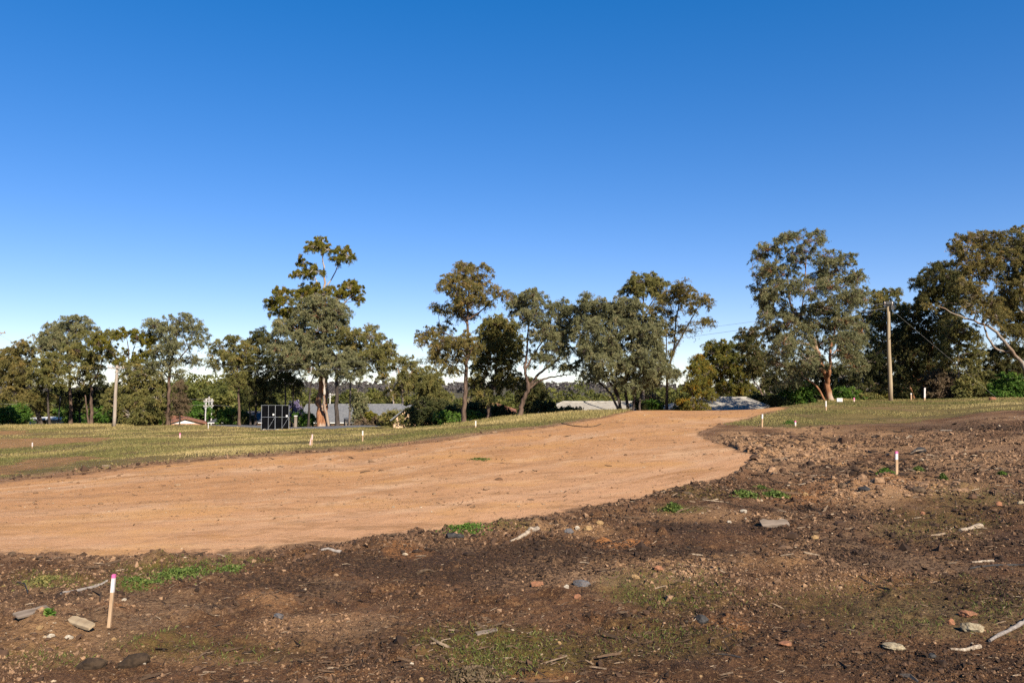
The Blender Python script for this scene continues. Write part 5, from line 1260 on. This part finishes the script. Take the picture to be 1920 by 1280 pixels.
# taller golden grass on the crest
def cfn(X, Y):
    px, py = proj(X, Y, zbase(X, Y)); g = gattr(grass, X, Y) * (~gattr(road_m | tar_m, X, Y))
    t = np.interp(px, [-100, 100, 250, 480, 700, 760, 900, 1000, 1250, 1300, 1420, 1500, 1600, 1800, 1920], [802, 801, 798, 0, 0, 797, 797, 789, 776, 0, 0, 755, 752, 0, 0])
    return (g > .4) * (py < t) * .9
P = sample(300000, -100, 2000, 36, 112, cfn)
hue = np.clip(.62 + .9 * fbm(P[:, 0] * .3, P[:, 1] * .2, 3) + r.normal(size=len(P)) * .16, 0, 1)
G.add(*blades(P, len(P), np.clip(P[:, 1] * .0028, .08, .26), .004 + P[:, 1] * .0006, .7, r, hue))
o = link('dry_grass', G.mesh('dry_grass'), GRASSM); tag(o, kind='stuff')
# short weeds growing in the green patches of soil
G = Geo()
P = sample(260000, -100, 2050, 3.9, 16, lambda X, Y: np.clip(gattr(green, X, Y) * (.2 + 2.5 * np.maximum(0, fbm(X * 3, Y * 3, 3) + .1)), 0, 1) * (~gattr(road_m, X, Y)) * .8)
hue = np.clip(r.normal(.35, .25, len(P)), 0, 1)
G.add(*blades(P, len(P), .022, .006, 1.2, r, hue))
o = link('ground_cover', G.mesh('ground_cover'), leaf_mat('weed_blade', (.07, .085, .02), (.13, .145, .035), (.26, .22, .08))); tag(o, kind='stuff')
# leafy weed plants
def weed(label, px, py, wpx, hpx, leaf, seed, n=260, L=.05):
    rr_ = np.random.default_rng(seed + 40); p = ground_hit(px, py); k = p[1] / F; z = gz(p[0], p[1])
    rw_ = wpx * k / 2; C = Geo(); q = rr_.normal(size=(n, 2)) * .42
    hgt = hpx * k * rr_.random(n) * np.clip(1.2 - np.hypot(q[:, 0], q[:, 1]), .15, 1)
    Pl = np.stack([q[:, 0] * rw_, q[:, 1] * rw_ * 1.2, hgt], 1)
    Pl[:, 2] += zfine(Pl[:, 0] + p[0], Pl[:, 1] + p[1]) - z
    C.add(*leaves(Pl, max(L, 3.2 * k), max(L * .55, 1.7 * k), np.clip(rr_.normal(.5, .25, n), 0, 1), -.3, 1., rr_))
    root = thing('weed', label, 'weed', (p[0], p[1], z), 'green weeds in the soil')
    link('leaves', C.mesh('leaves'), LEAF[leaf], root)
    m = MB()
    for i in range(7):
        a = rr_.uniform(0, 6.28); m.tube([(0, 0, -.01), (math.cos(a) * rw_ * .3, math.sin(a) * rw_ * .3, hpx * k * .4), (math.cos(a) * rw_ * .7, math.sin(a) * rw_ * .7, hpx * k * .55)], [.004, .003, .002], 4)
    m.build('stems', LEAF['olive'], root)
WL = leaf_mat('weed_leaf', (.050, .080, .016), (.095, .135, .030), (.17, .19, .05)); LEAF['weed'] = WL
weed('bright green weed by the dirt road edge right of centre', 1262, 958, 42, 14, 'weed', 1, 420)
weed('low green weed patch left of the white twig', 1398, 930, 50, 9, 'weed', 2, 400)
weed('brighter green weed patch below the thin white stick', 1456, 929, 46, 10, 'weed', 3, 420)
weed('small green weed above the brighter patch', 1428, 914, 24, 6, 'weed', 4, 160)
weed('dark green weed at the foot of the lone peg', 1662, 892, 34, 12, 'green', 5, 300)
weed('green weed behind the round tan stone', 1722, 882, 22, 8, 'weed', 6, 160)
weed('green weed tuft right of the round tan stone', 1768, 900, 16, 14, 'weed', 7, 170)
weed('tiny green weed by the right edge grass', 1880, 893, 20, 6, 'green', 8, 130)
weed('light green creeping weed right of the nearest peg', 262, 1099, 80, 7, 'weed', 9, 520, .03)
weed('light green creeping weed strip above the soil left of centre', 340, 1079, 120, 8, 'weed', 10, 800, .03)
weed('small green creeping weed further right along the strip', 430, 1070, 60, 6, 'weed', 11, 300, .03)
weed('olive creeping weed at the far left below the road edge', 90, 1092, 90, 6, 'olive', 12, 500, .03)
weed('dark green weed sprig beside the bark slab', 92, 1168, 14, 10, 'green', 13, 60)
weed('green weed at the corner of the dirt road and the right grass', 1480, 795, 22, 8, 'green', 14, 200)
weed('small green weed on the dirt road centre', 900, 860, 40, 3, 'weed', 15, 200)
weed('dry grey clump of dead grass at the bottom centre', 888, 1268, 90, 22, 'bare', 16, 900, .035)
weed('dull green weeds along the road edge in the centre', 870, 998, 100, 7, 'green', 17, 700, .03)

# pebbles, clods and litter
def chunks(P, size, flat, r):
    n = len(P); base = np.array([[1, 0, 0], [-1, 0, 0], [0, 1, 0], [0, -1, 0], [0, 0, 1], [0, 0, -1]], float)
    # octahedra split once give rounded facets
    V = [b for b in base]; Fs = []
    tri = [(0, 2, 4), (2, 1, 4), (1, 3, 4), (3, 0, 4), (2, 0, 5), (1, 2, 5), (3, 1, 5), (0, 3, 5)]; mid = {}
    def md(a, b):
        key = (min(a, b), max(a, b))
        if key not in mid: v = base[a] + base[b]; V.append(v / np.linalg.norm(v)); mid[key] = len(V) - 1
        return mid[key]
    for a, b, c in tri:
        ab, bc, ca = md(a, b), md(b, c), md(c, a); Fs += [(a, ab, ca), (ab, b, bc), (ca, bc, c), (ab, bc, ca)]
    V = np.array(V); Fs = np.array(Fs); m = len(V)
    S = size[:, None] * r.uniform(.6, 1.4, (n, 3)); S[:, 2] *= flat
    a = r.uniform(0, 6.28, n); ca, sa = np.cos(a), np.sin(a)
    W = V[None] * r.uniform(.72, 1.2, (n, m, 1)) * S[:, None]
    X = W[..., 0] * ca[:, None] - W[..., 1] * sa[:, None]; Y = W[..., 0] * sa[:, None] + W[..., 1] * ca[:, None]
    W = np.stack([X, Y, W[..., 2]], -1) + P[:, None]
    return W.reshape(-1, 3), (Fs[None] + (np.arange(n) * m)[:, None, None]).reshape(-1, 3)
def soilmask(X, Y): return (1 - gattr(grass, X, Y)) * (~gattr(road_m, X, Y))
def stuffmesh(name, geos, mat):
    G = Geo()
    for V, Q, h in geos: G.add(V, Q, np.repeat(h, len(V) // len(h)))
    o = link(name, G.mesh(name), mat); return tag(o, kind='stuff')
def huemat(name, c0, c1, c2, sc=40.):
    t = NT(name); h = t.attr('hue'); c = t.mix(t.ramp(h, 0., .5), c0, c1); c = t.mix(t.ramp(h, .5, 1.), c, c2)
    f = t.noise(sc, 4, .6); c = t.mix(t.math('MULTIPLY', t.ramp(f, .6, .4), .5), c, (.06, .035, .022))
    return t.done(t.bsdf(c, .9, .15))
PEB = huemat('pebble', (.15, .08, .042), (.29, .18, .10), (.48, .38, .26))
CLD = huemat('soil_clod', (.030, .018, .012), (.115, .064, .037), (.34, .205, .115), 20.)
P = sample(15000, -100, 2020, 3.4, 20, lambda X, Y: soilmask(X, Y) * (.08 + .8 * gattr(pale, X, Y)))
s = np.exp(r.normal(math.log(.0062), .5, len(P))) * np.clip(P[:, 1] / 6.5, .9, 2.2)
P[:, 2] += s * .2
a = chunks(P, s, .65, r); stuffmesh('pebbles', [(a[0], a[1], np.clip(r.normal(.5, .28, len(P)), 0, 1))], PEB)
P = sample(36000, -100, 2020, 3.4, 24, lambda X, Y: soilmask(X, Y) * np.clip(.12 + 1.4 * fbm(X * 1.2, Y * 1.2, 3) + .6 * np.clip(gattr(rough, X, Y), 0, 1), 0, 1))
s = np.exp(r.normal(math.log(.0085), .55, len(P))) * np.clip(P[:, 1] / 6.5, .9, 2.4)
P[:, 2] += s * .15
a = chunks(P, s, .7, r); stuffmesh('soil_clods', [(a[0], a[1], np.clip(r.normal(.38, .24, len(P)) + .4 * gattr(ATT['tan'], P[:, 0], P[:, 1]) - .6 * gattr(dark, P[:, 0], P[:, 1]), 0, 1))], CLD)
# fine crumbs, the grain of the broken soil
def crumbs(P, s, r):
    n = len(P); base = np.array([[1, 0, 0], [-1, 0, 0], [0, 1, 0], [0, -1, 0], [0, 0, 1], [0, 0, -1]], float)
    Fs = np.array([(0, 2, 4), (2, 1, 4), (1, 3, 4), (3, 0, 4), (2, 0, 5), (1, 2, 5), (3, 1, 5), (0, 3, 5)])
    q = r.normal(size=(n, 3, 3)); q, _ = np.linalg.qr(q)
    S = s[:, None] * r.uniform(.45, 1.6, (n, 3))
    W = (base[None] * r.uniform(.7, 1.2, (n, 6, 1)) * S[:, None]) @ q + P[:, None]
    return W.reshape(-1, 3), (Fs[None] + (np.arange(n) * 6)[:, None, None]).reshape(-1, 3)
P = sample(400000, -100, 2020, 3.4, 22, lambda X, Y: soilmask(X, Y) * np.clip(.40 + 2.2 * fbm(X * 1.3 + 3, Y * 1.3, 4), .05, 1))
s = np.exp(r.normal(math.log(.0052), .5, len(P))) * np.clip(P[:, 1] / 6., .85, 2.6)
P[:, 2] += s * .2
hu = np.clip(np.where(r.random(len(P)) < .5, r.normal(.12, .12, len(P)), r.normal(.62, .28, len(P))) + .9 * fbm(P[:, 0] * .6, P[:, 1] * .6, 4) + .45 * gattr(pale, P[:, 0], P[:, 1]) + .5 * gattr(ATT['tan'], P[:, 0], P[:, 1]) - .75 * gattr(dark, P[:, 0], P[:, 1]) + .2 * gattr(ochre, P[:, 0], P[:, 1]), 0, 1)
a = crumbs(P, s, r); stuffmesh('soil_crumbs', [(a[0], a[1], hu)], CLD)
# stones of the rough bank at right
P = sample(16000, 1300, 1920, 9, 26, lambda X, Y: np.clip(gattr(rough, X, Y), 0, 1) * soilmask(X, Y) * .5)
s = np.exp(r.normal(math.log(.020), .55, len(P))); P[:, 2] += s * .2
a = chunks(P, s, .6, r); stuffmesh('bank_rubble', [(a[0], a[1], np.clip(r.normal(.72, .3, len(P)) - .8 * gattr(dark, P[:, 0], P[:, 1]), 0, 1))], CLD)
# crumbs spilled on to the road margin
ed = ATT['edged']
P = sample(90000, -100, 1480, 6, 30, lambda X, Y: gattr(road_m, X, Y) * np.clip(1 - gattr(ed, X, Y) * 2.2, 0, 1) ** 2 * np.clip(.5 + 2. * fbm(X * 1.1, Y * 1.1, 3), 0, 1) * .6)
s = np.exp(r.normal(math.log(.009), .6, len(P))) * np.clip(P[:, 1] / 8., .85, 2.2); P[:, 2] += s * .2
a = crumbs(P, s, r); stuffmesh('spilled_soil', [(a[0], a[1], np.clip(r.normal(.45, .25, len(P)), 0, 1))], CLD)
# grit and lumps on the graded road
P = sample(22000, -100, 1450, 6, 45, lambda X, Y: gattr(road_m, X, Y) * np.clip(.25 + 1.6 * fbm(X * .25, Y * 1.2, 3), 0, 1))
s = np.exp(r.normal(math.log(.0075), .5, len(P))) * np.clip(P[:, 1] / 12, .8, 2.6); P[:, 2] += s * .2
a = chunks(P, s, .6, r); stuffmesh('road_grit', [(a[0], a[1], np.clip(r.normal(.36, .25, len(P)), 0, 1))], PEB)
# twigs, bark strips and dead leaves
def strips(P, L, W, r, lift=.004):
    n = len(P); a = r.uniform(0, 2 * np.pi, n); t = r.normal(size=n) * .22
    d = np.stack([np.cos(a), np.sin(a), t], 1); s = np.stack([-np.sin(a), np.cos(a), r.normal(size=n) * .5], 1)
    l = L[:, None]; w = W[:, None]; C = P + np.array([0, 0, lift]) + np.array([0, 0, 1.]) * w * .6
    up = np.array([0, 0, 1.]) * w * .9
    k = s * l * (r.normal(size=n) * .12)[:, None]
    # three-sided bent strip: two segments
    V = np.stack([C - d*l/2 - s*w/2, C - d*l/2 + s*w/2, C - d*l/2 + up, C + k - s*w/2, C + k + s*w/2, C + k + up*1.2, C + d*l/2 - s*w*.3, C + d*l/2 + s*w*.3, C + d*l/2 + up*.6], 1).reshape(-1, 3)
    b = (np.arange(n) * 9)[:, None, None]
    Q = np.array([(0, 1, 4, 3), (1, 2, 5, 4), (2, 0, 3, 5), (3, 4, 7, 6), (4, 5, 8, 7), (5, 3, 6, 8)])
    return V, (b + Q[None]).reshape(-1, 4)
TWG = huemat('twig_litter', (.025, .017, .012), (.12, .076, .046), (.38, .29, .20), 60.)
P = sample(60000, -100, 2020, 3.4, 24, lambda X, Y: soilmask(X, Y) * np.clip(.35 + 1.5 * fbm(X * .8 + 5, Y * .8, 3), 0, 1))
L = np.exp(r.normal(math.log(.030), .6, len(P))) * np.clip(P[:, 1] / 7, .8, 2.2); Wd = np.clip(L * .07, .0022, .012) * r.uniform(.7, 1.5, len(P)) * np.clip(P[:, 1] / 9, 1, 2.2)
a = strips(P, L, Wd, r); stuffmesh('twig_litter', [(a[0], a[1], np.clip(r.normal(.34, .28, len(P)), 0, 1))], TWG)
P = sample(3600, -100, 1450, 7, 40, lambda X, Y: gattr(road_m, X, Y) * np.clip(.03 + 1.2 * fbm(X * .3, Y * .8, 3), 0, 1))
L = np.minimum(np.exp(r.normal(math.log(.045), .5, len(P))), .2) * np.clip(P[:, 1] / 14, .8, 1.8)
a = strips(P, L, L * .11, r); stuffmesh('bark_litter', [(a[0], a[1], np.clip(r.normal(.25, .2, len(P)), 0, 1))], TWG)


# ------------------------------------------------------------------ camera, light, sky
cam = bpy.data.cameras.new('camera'); co = bpy.data.objects.new('camera', cam); COL.objects.link(co)
cam.sensor_width = 36; cam.lens = F / 1920 * 36; cam.clip_end = 20000; cam.clip_start = .05
co.location = (0, 0, CAMZ); co.rotation_euler = (math.pi / 2 + TH, 0, 0)
SC.camera = co
EL, AZ = math.radians(35.5), math.radians(151)
sl = bpy.data.lights.new('sun', 'SUN'); so = bpy.data.objects.new('sun', sl); COL.objects.link(so)
sl.energy = 5.0; sl.angle = math.radians(.5); sl.color = (1, .90, .75)
sd = Vector((math.sin(AZ) * math.cos(EL), math.cos(AZ) * math.cos(EL), math.sin(EL)))
so.rotation_euler = sd.to_track_quat('Z', 'Y').to_euler(); so.location = (20, -40, 40)
w = bpy.data.worlds.new('World'); SC.world = w; w.use_nodes = True
nt = w.node_tree; bg = nt.nodes['Background']
sky = nt.nodes.new('ShaderNodeTexSky'); sky.sky_type = 'NISHITA'; sky.sun_disc = False
sky.sun_elevation = EL; sky.sun_rotation = AZ; sky.altitude = 1700; sky.air_density = 1.0; sky.dust_density = 0.; sky.ozone_density = 2.5
hs = nt.nodes.new('ShaderNodeHueSaturation'); hs.inputs['Saturation'].default_value = 1.358; hs.inputs['Hue'].default_value = .51
gm = nt.nodes.new('ShaderNodeGamma'); gm.inputs['Gamma'].default_value = .75
wb = nt.nodes.new('ShaderNodeMix'); wb.data_type = 'RGBA'; wb.blend_type = 'MULTIPLY'; wb.inputs[0].default_value = 1; wb.inputs[7].default_value = (1.02, 1, 1.12, 1)
nt.links.new(sky.outputs[0], wb.inputs[6]); nt.links.new(wb.outputs[2], hs.inputs['Color']); nt.links.new(hs.outputs[0], gm.inputs['Color']); nt.links.new(gm.outputs[0], bg.inputs['Color'])
bg.inputs['Strength'].default_value = .097
SC.view_settings.view_transform = 'Standard'; SC.view_settings.look = 'None'
SC.view_settings.exposure = 1.15; SC.view_settings.gamma = 1
SC.cycles.use_denoising = False
SC.cycles.max_bounces = 6; SC.cycles.diffuse_bounces = 3; SC.cycles.transmission_bounces = 4; SC.cycles.transparent_max_bounces = 4
